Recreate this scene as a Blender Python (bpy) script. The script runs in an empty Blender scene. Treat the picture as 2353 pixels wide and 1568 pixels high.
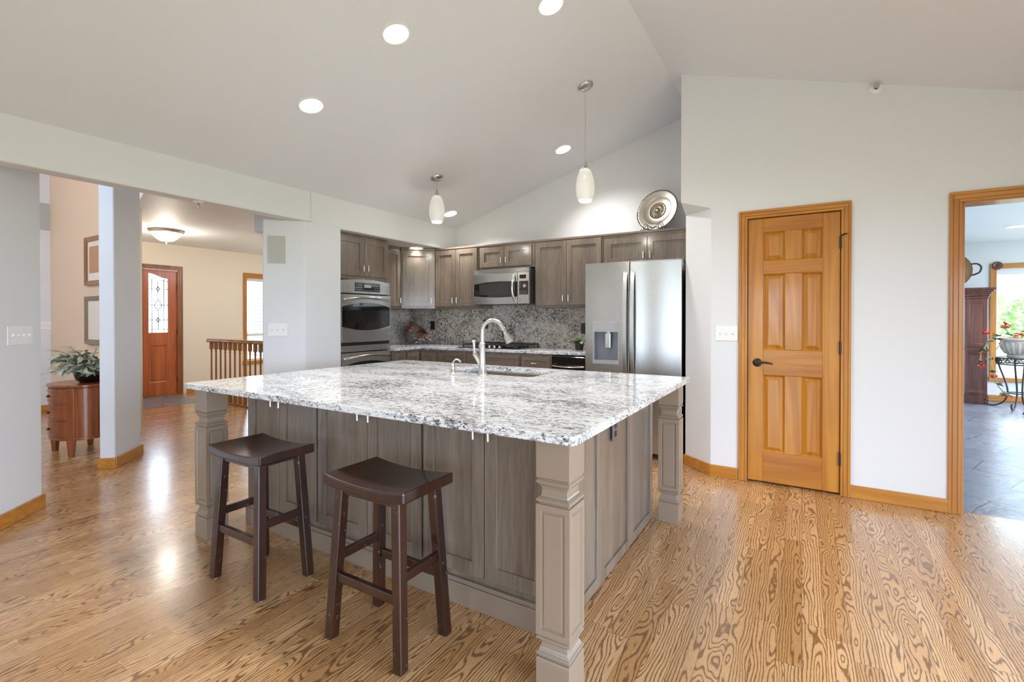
import bpy, bmesh, math, random
from mathutils import Vector, Matrix
random.seed(7)
scene = bpy.context.scene
COL = scene.collection
PI = math.pi

# ------------------------------------------------------------------ camera
CAM_H = 1.2656
YAW, PITCH = 0.5449, 0.0069
cam_data = bpy.data.cameras.new('camera')
cam_data.sensor_width = 36.0
cam_data.lens = 1102.57 / 2353 * 36.0
cam_data.shift_y = (739.4 - 784.0) / 2353
cam_data.clip_start = 0.05
cam_data.clip_end = 300
cam = bpy.data.objects.new('camera', cam_data)
COL.objects.link(cam)
fw = Vector((-math.sin(YAW) * math.cos(PITCH), math.cos(YAW) * math.cos(PITCH), -math.sin(PITCH)))
rt = Vector((math.cos(YAW), math.sin(YAW), 0))
upv = rt.cross(fw)
cm = Matrix(((rt.x, upv.x, -fw.x, 0), (rt.y, upv.y, -fw.y, 0), (rt.z, upv.z, -fw.z, CAM_H), (0, 0, 0, 1)))
cam.matrix_world = cm
scene.camera = cam

# ------------------------------------------------------------------ world, exposure
world = bpy.data.worlds.new('sky')
scene.world = world
world.use_nodes = True
wn = world.node_tree
wn.nodes.clear()
w_out = wn.nodes.new('ShaderNodeOutputWorld')
w_bg = wn.nodes.new('ShaderNodeBackground')
w_bg.inputs['Color'].default_value = (0.68, 0.82, 1.0, 1)
w_bg.inputs['Strength'].default_value = 12.5
wn.links.new(w_bg.outputs[0], w_out.inputs[0])
vs = scene.view_settings
vs.view_transform = 'Standard'
vs.look = 'None'
vs.exposure = 0.09
vs.gamma = 1.0
vs.use_curve_mapping = False
cy = scene.cycles
cy.use_denoising = True
cy.max_bounces = 7
cy.diffuse_bounces = 5
cy.glossy_bounces = 4
cy.transmission_bounces = 6
cy.transparent_max_bounces = 10
cy.caustics_reflective = False
cy.caustics_refractive = False
cy.sample_clamp_indirect = 6.0
cy.use_adaptive_sampling = True
cy.adaptive_threshold = 0.02


def portal(name, loc, rot, sx, sy):
    d = bpy.data.lights.new(name, 'AREA')
    d.shape = 'RECTANGLE'
    d.size, d.size_y = sx, sy
    d.cycles.is_portal = True
    o = bpy.data.objects.new(name, d)
    COL.objects.link(o)
    o.location = loc
    o.rotation_euler = rot
    return o


# daylight openings (portals only guide the sky light through the real openings)
portal('daylight_right', (2.16, -0.4, 1.02), (0, PI / 2, 0), 1.92, 5.4)
portal('daylight_rear', (-0.9, -4.56, 1.1), (PI / 2, 0, 0), 4.4, 1.8)
portal('daylight_dining', (3.75, 10.16, 1.2), (-PI / 2, 0, 0), 2.4, 1.7)
portal('daylight_dining_side', (5.05, 7.2, 1.3), (0, PI / 2, 0), 2.0, 4.4)
portal('daylight_foyer', (-8.97, 5.6, 1.25), (0, -PI / 2, 0), 1.6, 1.0)


def lamp(name, kind, loc, power, color, **kw):
    d = bpy.data.lights.new(name, kind)
    d.energy = power
    d.color = color
    for k, v in kw.items():
        setattr(d, k, v)
    o = bpy.data.objects.new(name, d)
    COL.objects.link(o)
    o.location = loc
    return o


# ------------------------------------------------------------------ tags
def tag(o, label=None, cat=None, group=None, kind=None):
    if label: o['label'] = label
    if cat: o['category'] = cat
    if group: o['group'] = group
    if kind: o['kind'] = kind
    return o


def thing(name, label, cat, loc=(0, 0, 0), rotz=0.0, group=None, kind=None):
    o = bpy.data.objects.new(name, None)
    o.empty_display_size = 0.05
    COL.objects.link(o)
    o.location = loc
    o.rotation_euler = (0, 0, rotz)
    return tag(o, label, cat, group, kind)


# ------------------------------------------------------------------ mesh builder
class MB:
    def __init__(s):
        s.v, s.f, s.sm = [], [], []
        s.M = Matrix.Identity(4)

    def add(s, verts, faces, smooth=False):
        n = len(s.v)
        s.v += [tuple(s.M @ Vector(p)) for p in verts]
        s.f += [tuple(i + n for i in f) for f in faces]
        s.sm += [smooth] * len(faces)
        return s

    def box(s, x0, y0, z0, x1, y1, z1):
        if x0 > x1: x0, x1 = x1, x0
        if y0 > y1: y0, y1 = y1, y0
        if z0 > z1: z0, z1 = z1, z0
        v = [(x0, y0, z0), (x1, y0, z0), (x1, y1, z0), (x0, y1, z0), (x0, y0, z1), (x1, y0, z1), (x1, y1, z1), (x0, y1, z1)]
        return s.add(v, [(0, 3, 2, 1), (4, 5, 6, 7), (0, 1, 5, 4), (1, 2, 6, 5), (2, 3, 7, 6), (3, 0, 4, 7)])

    def hexa(s, b, t):
        return s.add(list(b) + list(t), [(0, 3, 2, 1), (4, 5, 6, 7), (0, 1, 5, 4), (1, 2, 6, 5), (2, 3, 7, 6), (3, 0, 4, 7)])

    def extrude(s, poly, vec, smooth=False):
        n = len(poly)
        vec = Vector(vec)
        v = [Vector(p) for p in poly] + [Vector(p) + vec for p in poly]
        nrm = Vector((0, 0, 0))
        for i in range(n):
            a, b = v[i], v[(i + 1) % n]
            nrm += a.cross(b)
        flip = nrm.dot(vec) > 0
        lo, hi = list(range(n)), list(range(n, 2 * n))
        if flip: lo = lo[::-1]
        else: hi = hi[::-1]
        s.add(v, [])
        base = len(s.v) - 2 * n
        s.f += [tuple(base + i for i in lo), tuple(base + i for i in hi)]
        s.sm += [False, False]
        for i in range(n):
            j = (i + 1) % n
            q = (base + i, base + j, base + n + j, base + n + i)
            if not flip: q = q[::-1]
            s.f.append(q); s.sm.append(smooth)
        return s

    def prism(s, xy, z0, z1, smooth=False):
        return s.extrude([(p[0], p[1], z0) for p in xy], (0, 0, z1 - z0), smooth)

    def ring(s, outer, inner, vec, smooth=False):
        # flat ring with the same count of points outside and inside, extruded
        n = len(outer)
        vec = Vector(vec)
        o0 = [Vector(p) for p in outer]; i0 = [Vector(p) for p in inner]
        v = o0 + i0 + [p + vec for p in o0] + [p + vec for p in i0]
        f = []
        for a in range(n):
            b = (a + 1) % n
            f += [(a, b, n + b, n + a), (2 * n + b, 2 * n + a, 3 * n + a, 3 * n + b), (b, a, 2 * n + a, 2 * n + b), (n + a, n + b, 3 * n + b, 3 * n + a)]
        return s.add(v, f, smooth)

    def lathe(s, prof, seg=32, c=(0, 0, 0), a0=0.0, a1=2 * PI, smooth=True):
        full = abs(a1 - a0 - 2 * PI) < 1e-6
        cols = seg if full else seg + 1
        v = []
        for k in range(cols):
            a = a0 + (a1 - a0) * k / seg
            for r, z in prof:
                v.append((c[0] + r * math.cos(a), c[1] + r * math.sin(a), c[2] + z))
        m = len(prof)
        f = []
        for k in range(seg):
            k2 = (k + 1) % cols
            for i in range(m - 1):
                f.append((k * m + i, k2 * m + i, k2 * m + i + 1, k * m + i + 1))
        return s.add(v, f, smooth)

    def cyl(s, p0, p1, r, seg=16, r1=None, smooth=True):
        return s.tube([p0, p1], [r, r if r1 is None else r1], seg, smooth)

    def tube(s, pts, r, seg=12, smooth=True):
        pts = [Vector(p) for p in pts]
        n = len(pts)
        r = list(r) if isinstance(r, (list, tuple)) else [r] * n
        if 4 <= n <= 10:
            P2, R2 = [], []
            for i in range(n - 1):
                a, b, c, d = pts[max(i - 1, 0)], pts[i], pts[i + 1], pts[min(i + 2, n - 1)]
                for k in range(4):
                    t = k / 4.0
                    P2.append(0.5 * ((2 * b) + (c - a) * t + (2 * a - 5 * b + 4 * c - d) * t * t + (3 * b - a - 3 * c + d) * t ** 3))
                    R2.append(r[i] + (r[i + 1] - r[i]) * t)
            pts, r = P2 + [pts[-1]], R2 + [r[-1]]
            n = len(pts)
        v, f = [], []
        t0 = (pts[1] - pts[0]).normalized()
        ref = Vector((0, 0, 1)) if abs(t0.z) < 0.9 else Vector((1, 0, 0))
        side = t0.cross(ref).normalized()
        for i in range(n):
            t = (pts[min(i + 1, n - 1)] - pts[max(i - 1, 0)]).normalized()
            side = (side - t * side.dot(t))
            if side.length < 1e-6: side = t.orthogonal()
            side.normalize()
            up = t.cross(side)
            for k in range(seg):
                a = 2 * PI * k / seg
                v.append(pts[i] + (side * math.cos(a) + up * math.sin(a)) * r[i])
        for i in range(n - 1):
            for k in range(seg):
                k2 = (k + 1) % seg
                f.append((i * seg + k, i * seg + k2, (i + 1) * seg + k2, (i + 1) * seg + k))
        base = len(s.v)
        s.add(v, f, smooth)
        s.f += [tuple(base + k for k in range(seg))[::-1], tuple(base + (n - 1) * seg + k for k in range(seg))]
        s.sm += [False, False]
        return s

    def sphere(s, c, r, seg=12, rings=8, sc=(1, 1, 1)):
        prof = [(r * math.sin(PI * i / rings), -r * math.cos(PI * i / rings)) for i in range(rings + 1)]
        v, f = [], []
        for k in range(seg):
            a = 2 * PI * k / seg
            for rr, z in prof:
                v.append((c[0] + rr * math.cos(a) * sc[0], c[1] + rr * math.sin(a) * sc[1], c[2] + z * sc[2]))
        m = rings + 1
        for k in range(seg):
            k2 = (k + 1) % seg
            for i in range(rings):
                f.append((k * m + i, k2 * m + i, k2 * m + i + 1, k * m + i + 1))
        return s.add(v, f, True)

    def build(s, name, mat, parent=None, bevel=0.0, seg=2, loc=None, rotz=0.0, weld=False, solid=0.0, sub=0):
        me = bpy.data.meshes.new(name)
        me.from_pydata(s.v, [], s.f)
        if weld:
            bm = bmesh.new(); bm.from_mesh(me)
            bmesh.ops.remove_doubles(bm, verts=bm.verts, dist=1e-5)
            bmesh.ops.recalc_face_normals(bm, faces=bm.faces)
            bm.to_mesh(me); bm.free()
            if all(s.sm): me.polygons.foreach_set('use_smooth', [True] * len(me.polygons))
        else:
            me.polygons.foreach_set('use_smooth', s.sm)
        if any(s.sm):
            me.polygons.foreach_set('use_smooth', [True] * len(me.polygons))
            me.set_sharp_from_angle(angle=math.radians(42))
        me.materials.append(mat)
        me.update()
        o = bpy.data.objects.new(name, me)
        COL.objects.link(o)
        if parent: o.parent = parent
        if loc: o.location = loc
        if rotz: o.rotation_euler = (0, 0, rotz)
        if solid:
            m = o.modifiers.new('thick', 'SOLIDIFY'); m.thickness = solid; m.offset = 0
        if bevel:
            m = o.modifiers.new('bevel', 'BEVEL')
            m.width = bevel; m.segments = seg; m.limit_method = 'ANGLE'; m.angle_limit = math.radians(35)
            m.harden_normals = False
        if sub:
            m = o.modifiers.new('sub', 'SUBSURF'); m.levels = sub; m.render_levels = sub
        return o


def B(*a):
    return MB().box(*a)


def dup(root, loc, rotz=None, label=None, group=None):
    r = root.copy(); COL.objects.link(r); r.location = loc
    if rotz is not None: r.rotation_euler = (0, 0, rotz)
    if label: r['label'] = label
    if group: r['group'] = group
    for ch in list(root.children):
        c = ch.copy(); COL.objects.link(c); c.parent = r
        for g in list(ch.children):
            d = g.copy(); COL.objects.link(d); d.parent = c
    return r


# ------------------------------------------------------------------ materials
class NT:
    def __init__(s, name):
        s.m = bpy.data.materials.new(name)
        s.m.use_nodes = True
        s.t = s.m.node_tree
        s.t.nodes.clear()
        s.out = s.t.nodes.new('ShaderNodeOutputMaterial')

    def n(s, typ, **kw):
        nd = s.t.nodes.new(typ)
        for k, v in kw.items():
            if k in ('inp',):
                for kk, vv in v.items(): s.set(nd, kk, vv)
            else:
                setattr(nd, k, v)
        return nd

    def set(s, nd, key, val):
        sock = nd.inputs[key]
        if isinstance(val, bpy.types.NodeSocket): s.t.links.new(val, sock)
        else: sock.default_value = val

    def math(s, op, a, b=None, c=None, clamp=False):
        nd = s.n('ShaderNodeMath', operation=op, use_clamp=clamp)
        s.set(nd, 0, a)
        if b is not None: s.set(nd, 1, b)
        if c is not None: s.set(nd, 2, c)
        return nd.outputs[0]

    def xyz(s, src):
        nd = s.n('ShaderNodeSeparateXYZ'); s.set(nd, 0, src)
        return nd.outputs

    def comb(s, x, y, z):
        nd = s.n('ShaderNodeCombineXYZ')
        s.set(nd, 0, x); s.set(nd, 1, y); s.set(nd, 2, z)
        return nd.outputs[0]

    def coord(s, which='Object', scale=None, rot=None):
        c = s.n('ShaderNodeTexCoord').outputs[which]
        if scale is None and rot is None: return c
        mp = s.n('ShaderNodeMapping')
        s.set(mp, 0, c)
        if scale: mp.inputs['Scale'].default_value = scale
        if rot: mp.inputs['Rotation'].default_value = rot
        return mp.outputs[0]

    def noise(s, vec, scale, detail=2.0, rough=0.5, dist=0.0, out='Fac'):
        nd = s.n('ShaderNodeTexNoise')
        s.set(nd, 'Vector', vec)
        nd.inputs['Scale'].default_value = scale
        nd.inputs['Detail'].default_value = detail
        nd.inputs['Roughness'].default_value = rough
        nd.inputs['Distortion'].default_value = dist
        return nd.outputs[out]

    def ramp(s, fac, stops, interp='LINEAR'):
        nd = s.n('ShaderNodeValToRGB')
        s.set(nd, 0, fac)
        r = nd.color_ramp; r.interpolation = interp
        while len(r.elements) > 1: r.elements.remove(r.elements[-1])
        r.elements[0].position = stops[0][0]; r.elements[0].color = (*col3(stops[0][1]), 1)
        for p, c in stops[1:]:
            e = r.elements.new(p); e.color = (*col3(c), 1)
        return nd.outputs[0]

    def step(s, x, a, b):
        nd = s.n('ShaderNodeMapRange', interpolation_type='SMOOTHSTEP')
        s.set(nd, 'Value', x)
        nd.inputs['From Min'].default_value = a; nd.inputs['From Max'].default_value = b
        return nd.outputs[0]

    def mix(s, fac, a, b, mode='MIX'):
        nd = s.n('ShaderNodeMix', data_type='RGBA', blend_type=mode)
        s.set(nd, 'Factor', fac)
        for k, v in ((6, a), (7, b)):
            if isinstance(v, bpy.types.NodeSocket): s.t.links.new(v, nd.inputs[k])
            else: nd.inputs[k].default_value = (*col3(v), 1)
        return nd.outputs[2]

    def bump(s, h, strength=0.2, dist=0.01):
        nd = s.n('ShaderNodeBump')
        s.set(nd, 'Height', h)
        nd.inputs['Strength'].default_value = strength
        nd.inputs['Distance'].default_value = dist
        return nd.outputs[0]

    def bsdf(s, color, rough=0.5, metal=0.0, normal=None, coat=0.0, coat_r=0.1, spec=0.5, emit=None, emit_s=0.0, trans=0.0, aniso=0.0, aniso_rot=0.0):
        p = s.n('ShaderNodeBsdfPrincipled')
        if isinstance(color, bpy.types.NodeSocket): s.t.links.new(color, p.inputs['Base Color'])
        else: p.inputs['Base Color'].default_value = (*col3(color), 1)
        s.set(p, 'Roughness', rough); s.set(p, 'Metallic', metal)
        p.inputs['Specular IOR Level'].default_value = spec
        p.inputs['Coat Weight'].default_value = coat
        p.inputs['Coat Roughness'].default_value = coat_r
        p.inputs['Transmission Weight'].default_value = trans
        p.inputs['Anisotropic'].default_value = aniso
        p.inputs['Anisotropic Rotation'].default_value = aniso_rot
        if normal is not None: s.t.links.new(normal, p.inputs['Normal'])
        if emit is not None:
            if isinstance(emit, bpy.types.NodeSocket): s.t.links.new(emit, p.inputs['Emission Color'])
            else: p.inputs['Emission Color'].default_value = (*col3(emit), 1)
            s.set(p, 'Emission Strength', emit_s)
        s.t.links.new(p.outputs[0], s.out.inputs[0])
        return s.m


def col3(c):
    return (c, c, c) if isinstance(c, (int, float)) else tuple(c)[:3]


def srgb(r, g, b):
    def f(x):
        x /= 255.0
        return x / 12.92 if x <= 0.04045 else ((x + 0.055) / 1.055) ** 2.4
    return (f(r), f(g), f(b))


def paint(name, color, rough=0.55, bump=0.06):
    t = NT(name)
    h = t.noise(t.coord(), 160, 2)
    return t.bsdf(color, rough, normal=t.bump(h, bump, 0.002), spec=0.35)


def plain(name, color, rough=0.5, metal=0.0, **kw):
    t = NT(name)
    n = t.noise(t.coord(), 35, 3)
    r = t.math('MULTIPLY_ADD', n, 0.08, max(0.0, rough - 0.04))
    return t.bsdf(color, r, metal, **kw)


def wood(name, light, dark, rough=0.4, coat=0.2, scale=1.0, axis='z', contrast=1.0, spec=0.5, pores=0.35):
    """straight grained wood, fibres along one axis"""
    t = NT(name)
    k = {'x': (0.06, 1, 1), 'y': (1, 0.06, 1), 'z': (1, 1, 0.06)}[axis]
    c = t.coord('Object', tuple(i * scale for i in k))
    big = t.noise(c, 9, 3, 0.55, 0.6)
    fine = t.noise(c, 120, 3, 0.6)
    wave = t.math('SINE', t.math('MULTIPLY', t.noise(c, 5, 2, 0.5, 0.3), 60.0))
    a = t.math('MULTIPLY_ADD', wave, 0.10 * contrast, t.math('MULTIPLY', big, 0.9))
    a = t.math('MULTIPLY_ADD', t.math('SUBTRACT', fine, 0.5), pores, a)
    colr = t.ramp(a, [(0.22, dark), (0.70, light)])
    return t.bsdf(colr, rough, normal=t.bump(fine, 0.05, 0.002), coat=coat, coat_r=0.12, spec=spec)


def oak_floor(name):
    t = NT(name)
    x, y, z = t.xyz(t.coord())
    W, L = 0.083, 1.15
    xs = t.math('DIVIDE', x, W)
    row = t.math('FLOOR', xs)
    fx = t.math('FRACT', xs)
    wr = t.n('ShaderNodeTexWhiteNoise', noise_dimensions='1D'); t.set(wr, 'W', row)
    ys = t.math('MULTIPLY_ADD', wr.outputs['Value'], 13.7, t.math('DIVIDE', y, L))
    colm = t.math('FLOOR', ys)
    fy = t.math('FRACT', ys)
    wn2 = t.n('ShaderNodeTexWhiteNoise', noise_dimensions='2D')
    t.set(wn2, 'Vector', t.comb(row, colm, 0.0))
    r1, r2, r3 = t.xyz(wn2.outputs['Color'])
    # coordinates in the log the board was sawn from
    u = t.math('ADD', t.math('MULTIPLY', t.math('SUBTRACT', fx, 0.5), W), t.math('MULTIPLY', t.math('SUBTRACT', r1, 0.5), 0.085))
    v = t.math('MULTIPLY_ADD', r2, 37.0, y)
    seed = t.math('MULTIPLY_ADD', r3, 19.0, r1)
    nv = t.noise(t.comb(t.math('MULTIPLY', u, 3.0), t.math('MULTIPLY', v, 0.62), seed), 2.6, 2.0, 0.5)
    d = t.math('MULTIPLY_ADD', t.math('SUBTRACT', nv, 0.5), 0.26, t.math('MULTIPLY', t.math('SUBTRACT', r3, 0.3), 0.06))
    wob = t.noise(t.comb(t.math('MULTIPLY', u, 5.0), t.math('MULTIPLY', v, 1.2), seed), 9.0, 3.0, 0.6)
    rad = t.math('SQRT', t.math('ADD', t.math('MULTIPLY', u, u), t.math('MULTIPLY', d, d)))
    rad = t.math('MULTIPLY_ADD', wob, 0.010, rad)
    ringw = t.math('FRACT', t.math('MULTIPLY', rad, 92.0))
    tri = t.math('ABSOLUTE', t.math('MULTIPLY_ADD', ringw, 2.0, -1.0))
    pores = t.noise(t.comb(t.math('MULTIPLY', x, 1.0), t.math('MULTIPLY', y, 0.05), 0.0), 420.0, 2.0, 0.6)
    dark = t.step(t.math('MULTIPLY_ADD', t.math('SUBTRACT', pores, 0.5), 0.7, tri), 0.50, 0.86)
    lightc = t.mix(r2, srgb(216, 172, 124), srgb(186, 138, 88))
    lightc = t.mix(t.math('MULTIPLY', pores, 0.30), lightc, srgb(160, 116, 76))
    c = t.mix(t.math('MULTIPLY', dark, 0.82), lightc, srgb(100, 62, 30))
    gx = t.math('MINIMUM', fx, t.math('SUBTRACT', 1.0, fx))
    gy = t.math('MULTIPLY', t.math('MINIMUM', fy, t.math('SUBTRACT', 1.0, fy)), L / W)
    gap = t.step(t.math('MINIMUM', gx, gy), 0.0, 0.022)
    c = t.mix(t.math('MULTIPLY', t.math('SUBTRACT', 1.0, gap), 0.65), c, srgb(70, 40, 20))
    rough = t.math('MULTIPLY_ADD', pores, 0.10, 0.22)
    return t.bsdf(c, rough, normal=t.bump(t.math('MULTIPLY_ADD', dark, -0.3, gap), 0.10, 0.002), coat=0.6, coat_r=0.17, spec=0.5)


def granite(name, stretch, white, greyc, darkc, brown, amt, rough=0.07):
    t = NT(name)
    c = t.coord('Object', stretch)
    warp = t.noise(c, 9, 2, 0.5, 0, 'Color')
    nd = t.n('ShaderNodeVectorMath', operation='MULTIPLY_ADD')
    t.set(nd, 0, warp); nd.inputs[1].default_value = (0.04, 0.04, 0.04); t.set(nd, 2, c)
    cw = nd.outputs[0]
    big = t.noise(cw, 5.5, 3, 0.55)
    bias = t.math('MULTIPLY', t.math('SUBTRACT', big, 0.5), 0.30)
    n1 = t.math('ADD', t.noise(cw, 62, 5, 0.70, 0.8), bias)
    n2 = t.math('ADD', t.noise(cw, 105, 5, 0.68, 1.0), bias)
    n3 = t.noise(cw, 42, 4, 0.65, 0.8)
    g = t.step(n1, 0.535 - amt, 0.575 - amt)
    b = t.step(n3, 0.575 - amt, 0.62 - amt)
    k = t.step(n2, 0.585 - amt, 0.61 - amt)
    tone = t.noise(cw, 16, 3)
    colr = t.mix(t.math('MULTIPLY', tone, 0.5), white, tuple(i * 0.82 for i in white))
    colr = t.mix(t.math('MULTIPLY', b, 0.7), colr, brown)
    colr = t.mix(t.math('MULTIPLY', g, 0.88), colr, greyc)
    colr = t.mix(t.math('MULTIPLY', k, 0.95), colr, darkc)
    return t.bsdf(colr, rough, spec=0.5)


def steel(name, color=(0.56, 0.555, 0.54), rough=0.28, dirv=(1, 1, 60), strength=0.01):
    t = NT(name)
    n = t.noise(t.coord('Object', dirv), 14, 3, 0.6)
    r = t.math('MULTIPLY_ADD', n, 0.06, rough - 0.03)
    return t.bsdf(color, r, 1.0, normal=t.bump(n, strength, 0.001), aniso=0.75, aniso_rot=0.25)


def emitter(name, color, strength):
    t = NT(name)
    e = t.n('ShaderNodeEmission')
    e.inputs[0].default_value = (*color, 1); e.inputs[1].default_value = strength
    t.t.links.new(e.outputs[0], t.out.inputs[0])
    return t.m


def pane_glass(name, tint=(0.97, 0.99, 0.98), refl=0.07):
    t = NT(name)
    a = t.n('ShaderNodeBsdfTransparent'); a.inputs[0].default_value = (*tint, 1)
    g = t.n('ShaderNodeBsdfGlossy'); g.inputs['Roughness'].default_value = 0.02
    m = t.n('ShaderNodeMixShader'); m.inputs[0].default_value = refl
    t.t.links.new(a.outputs[0], m.inputs[1]); t.t.links.new(g.outputs[0], m.inputs[2])
    t.t.links.new(m.outputs[0], t.out.inputs[0])
    return t.m


def slate(name):
    t = NT(name)
    c = t.coord('Object', None, (0, 0, 0.45))
    x, y, z = t.xyz(c)
    w = t.noise(c, 1.3, 2, 0.5, 0, 'Color')
    br = t.n('ShaderNodeTexBrick')
    nd = t.n('ShaderNodeVectorMath', operation='MULTIPLY_ADD')
    t.set(nd, 0, w); nd.inputs[1].default_value = (0.09, 0.09, 0); t.set(nd, 2, c)
    t.set(br, 'Vector', nd.outputs[0])
    br.inputs['Scale'].default_value = 1.0
    br.inputs['Brick Width'].default_value = 0.62
    br.inputs['Row Height'].default_value = 0.42
    br.inputs['Mortar Size'].default_value = 0.007
    br.inputs['Color1'].default_value = (*srgb(118, 122, 134), 1)
    br.inputs['Color2'].default_value = (*srgb(140, 141, 150), 1)
    br.inputs['Mortar'].default_value = (*srgb(58, 58, 62), 1)
    n = t.noise(c, 6, 5, 0.65, 0.8)
    colr = t.mix(t.math('MULTIPLY', n, 0.6), br.outputs[0], srgb(96, 100, 112))
    h = t.math('MULTIPLY_ADD', br.outputs['Fac'], -0.6, n)
    return t.bsdf(colr, t.math('MULTIPLY_ADD', n, 0.15, 0.22), normal=t.bump(h, 0.35, 0.012))


def brick_wall_mat(name):
    t = NT(name)
    x, y, z = t.xyz(t.coord())
    br = t.n('ShaderNodeTexBrick')
    t.set(br, 'Vector', t.comb(t.math('ADD', x, y), z, 0.0))
    br.inputs['Scale'].default_value = 1.0
    br.inputs['Brick Width'].default_value = 0.24
    br.inputs['Row Height'].default_value = 0.085
    br.inputs['Mortar Size'].default_value = 0.008
    br.inputs['Color1'].default_value = (0.30, 0.28, 0.28, 1)
    br.inputs['Color2'].default_value = (0.22, 0.21, 0.22, 1)
    br.inputs['Mortar'].default_value = (0.12, 0.12, 0.13, 1)
    return t.bsdf(br.outputs[0], 0.8)


def worn_dark_wood(name):
    t = NT(name)
    c = t.coord('Object', (1, 1, 0.12))
    n = t.noise(c, 16, 4, 0.6, 0.5)
    colr = t.ramp(n, [(0.25, srgb(28, 12, 7)), (0.75, srgb(60, 30, 19))])
    # small pale chips where the finish is knocked off the edges
    geo = t.n('ShaderNodeNewGeometry')
    edge = t.step(geo.outputs['Pointiness'], 0.56, 0.60)
    spot = t.step(t.noise(t.coord(), 55, 2, 0.5), 0.69, 0.72)
    colr = t.mix(t.math('MULTIPLY', edge, spot), colr, srgb(215, 195, 175))
    return t.bsdf(colr, 0.28, coat=0.45, coat_r=0.08)


def pendant_glass(name):
    t = NT(name)
    x, y, z = t.xyz(t.coord())
    ang = t.math('ARCTAN2', y, x)
    p = t.math('MULTIPLY', ang, 22.0)
    q = t.math('MULTIPLY', z, 300.0)
    a = t.math('SINE', t.math('ADD', p, q))
    b = t.math('SINE', t.math('SUBTRACT', p, q))
    dots = t.step(t.math('MULTIPLY', a, b), 0.1, 0.55)
    fade = t.step(z, 0.26, 0.20)
    dots = t.math('MULTIPLY', dots, fade)
    colr = t.mix(t.math('MULTIPLY', dots, 0.55), (0.62, 0.60, 0.57), (0.20, 0.19, 0.18))
    em = t.math('MULTIPLY_ADD', dots, -0.30, 0.42)
    return t.bsdf(colr, 0.18, emit=(1.0, 0.95, 0.86), emit_s=em, coat=0.3)


M = {}
M['wall'] = paint('wall paint', (0.745, 0.757, 0.78))
M['ceil'] = paint('ceiling paint', (0.78, 0.815, 0.875))
M['cream'] = paint('lamplit cream wall', srgb(238, 230, 214))  # warm hall lamplight partly put into the wall colour
M['peach'] = paint('lamplit peach wall', srgb(228, 204, 176))  # warm living room lamplight put into the wall colour
M['floor'] = oak_floor('oak boards')
M['slate'] = slate('slate')
M['tile'] = slate('entry slate')
M['honey'] = wood('honey oak', srgb(198, 136, 48), srgb(168, 104, 26), 0.36, 0.35)
M['honeyx'] = wood('honey oak rail', srgb(192, 128, 42), srgb(162, 96, 22), 0.36, 0.35, axis='x')
M['trim'] = wood('oak trim', srgb(200, 140, 56), srgb(170, 106, 32), 0.38, 0.3)
M['trimx'] = wood('oak trim along x', srgb(200, 140, 56), srgb(170, 106, 32), 0.38, 0.3, axis='x')
M['trimy'] = wood('oak trim along y', srgb(200, 140, 56), srgb(170, 106, 32), 0.38, 0.3, axis='y')
M['mahog'] = wood('red brown door wood', srgb(192, 104, 44), srgb(156, 74, 24), 0.4, 0.3)
M['rail'] = wood('brown oak', srgb(158, 104, 44), srgb(112, 66, 22), 0.4, 0.3)
M['table'] = wood('cherry wood', srgb(158, 88, 40), srgb(104, 46, 16), 0.32, 0.4)
M['curio'] = wood('dark cherry wood', srgb(120, 66, 50), srgb(70, 30, 22), 0.32, 0.4)
M['cab'] = wood('taupe stained cabinet', srgb(136, 122, 109), srgb(104, 92, 80), 0.32, 0.35, contrast=0.5, pores=0.8)
M['cabx'] = wood('taupe stained rails', srgb(136, 122, 109), srgb(104, 92, 80), 0.32, 0.35, axis='x', contrast=0.5, pores=0.8)
M['post'] = plain('taupe lacquer', srgb(143, 126, 110), 0.30, coat=0.2)
M['granite'] = granite('island granite', (0.42, 0.80, 0.8), (0.80, 0.82, 0.85), (0.33, 0.335, 0.35), (0.04, 0.04, 0.045), (0.60, 0.57, 0.54), 0.012)
M['splash'] = granite('backsplash granite', (0.52, 0.6, 0.5), (0.70, 0.63, 0.56), (0.30, 0.255, 0.21), (0.028, 0.02, 0.016), (0.44, 0.37, 0.30), 0.03, 0.12)
M['steel'] = steel('brushed steel', dirv=(60, 60, 1))
M['steelh'] = steel('brushed steel across', dirv=(1, 1, 60))
M['panelgrey'] = plain('satin grey panel', srgb(172, 170, 172), 0.35, 0.3)
M['nickel'] = steel('satin nickel', (0.58, 0.565, 0.54), 0.25, (1, 1, 1), 0.0)
M['chrome'] = steel('polished handle', (0.78, 0.77, 0.75), 0.16, (1, 1, 1), 0.0)
M['blackglass'] = plain('black glass', (0.012, 0.010, 0.009), 0.07, coat=0.6, coat_r=0.03)
M['black'] = plain('black enamel', (0.02, 0.018, 0.017), 0.32)
M['iron'] = plain('black iron', (0.035, 0.032, 0.03), 0.5)
M['bronze'] = plain('oil rubbed bronze', (0.055, 0.042, 0.035), 0.35, 0.7)
M['brownplate'] = plain('dark brown plastic', (0.035, 0.022, 0.017), 0.4)
M['outletgrey'] = plain('grey metal plate', srgb(112, 110, 114), 0.4, 0.3)
M['white'] = plain('white plastic', (0.85, 0.85, 0.85), 0.35)
M['greyslot'] = plain('grey key print', (0.30, 0.30, 0.30), 0.5)  # flat grey for the key markings and the badge
M['speaker'] = plain('painted speaker mesh', srgb(186, 188, 180), 0.7)
M['stool'] = worn_dark_wood('espresso wood')
M['pend'] = pendant_glass('dotted white glass')
M['lampglow'] = emitter('lamp glow', (1.0, 0.96, 0.90), 9.0)
M['warmglow'] = emitter('warm lamp glow', (1.0, 0.83, 0.56), 2.2)
M['pane'] = pane_glass('window pane')
M['plate'] = plain('aged silver', (0.55, 0.51, 0.43), 0.24, 0.95)
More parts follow.
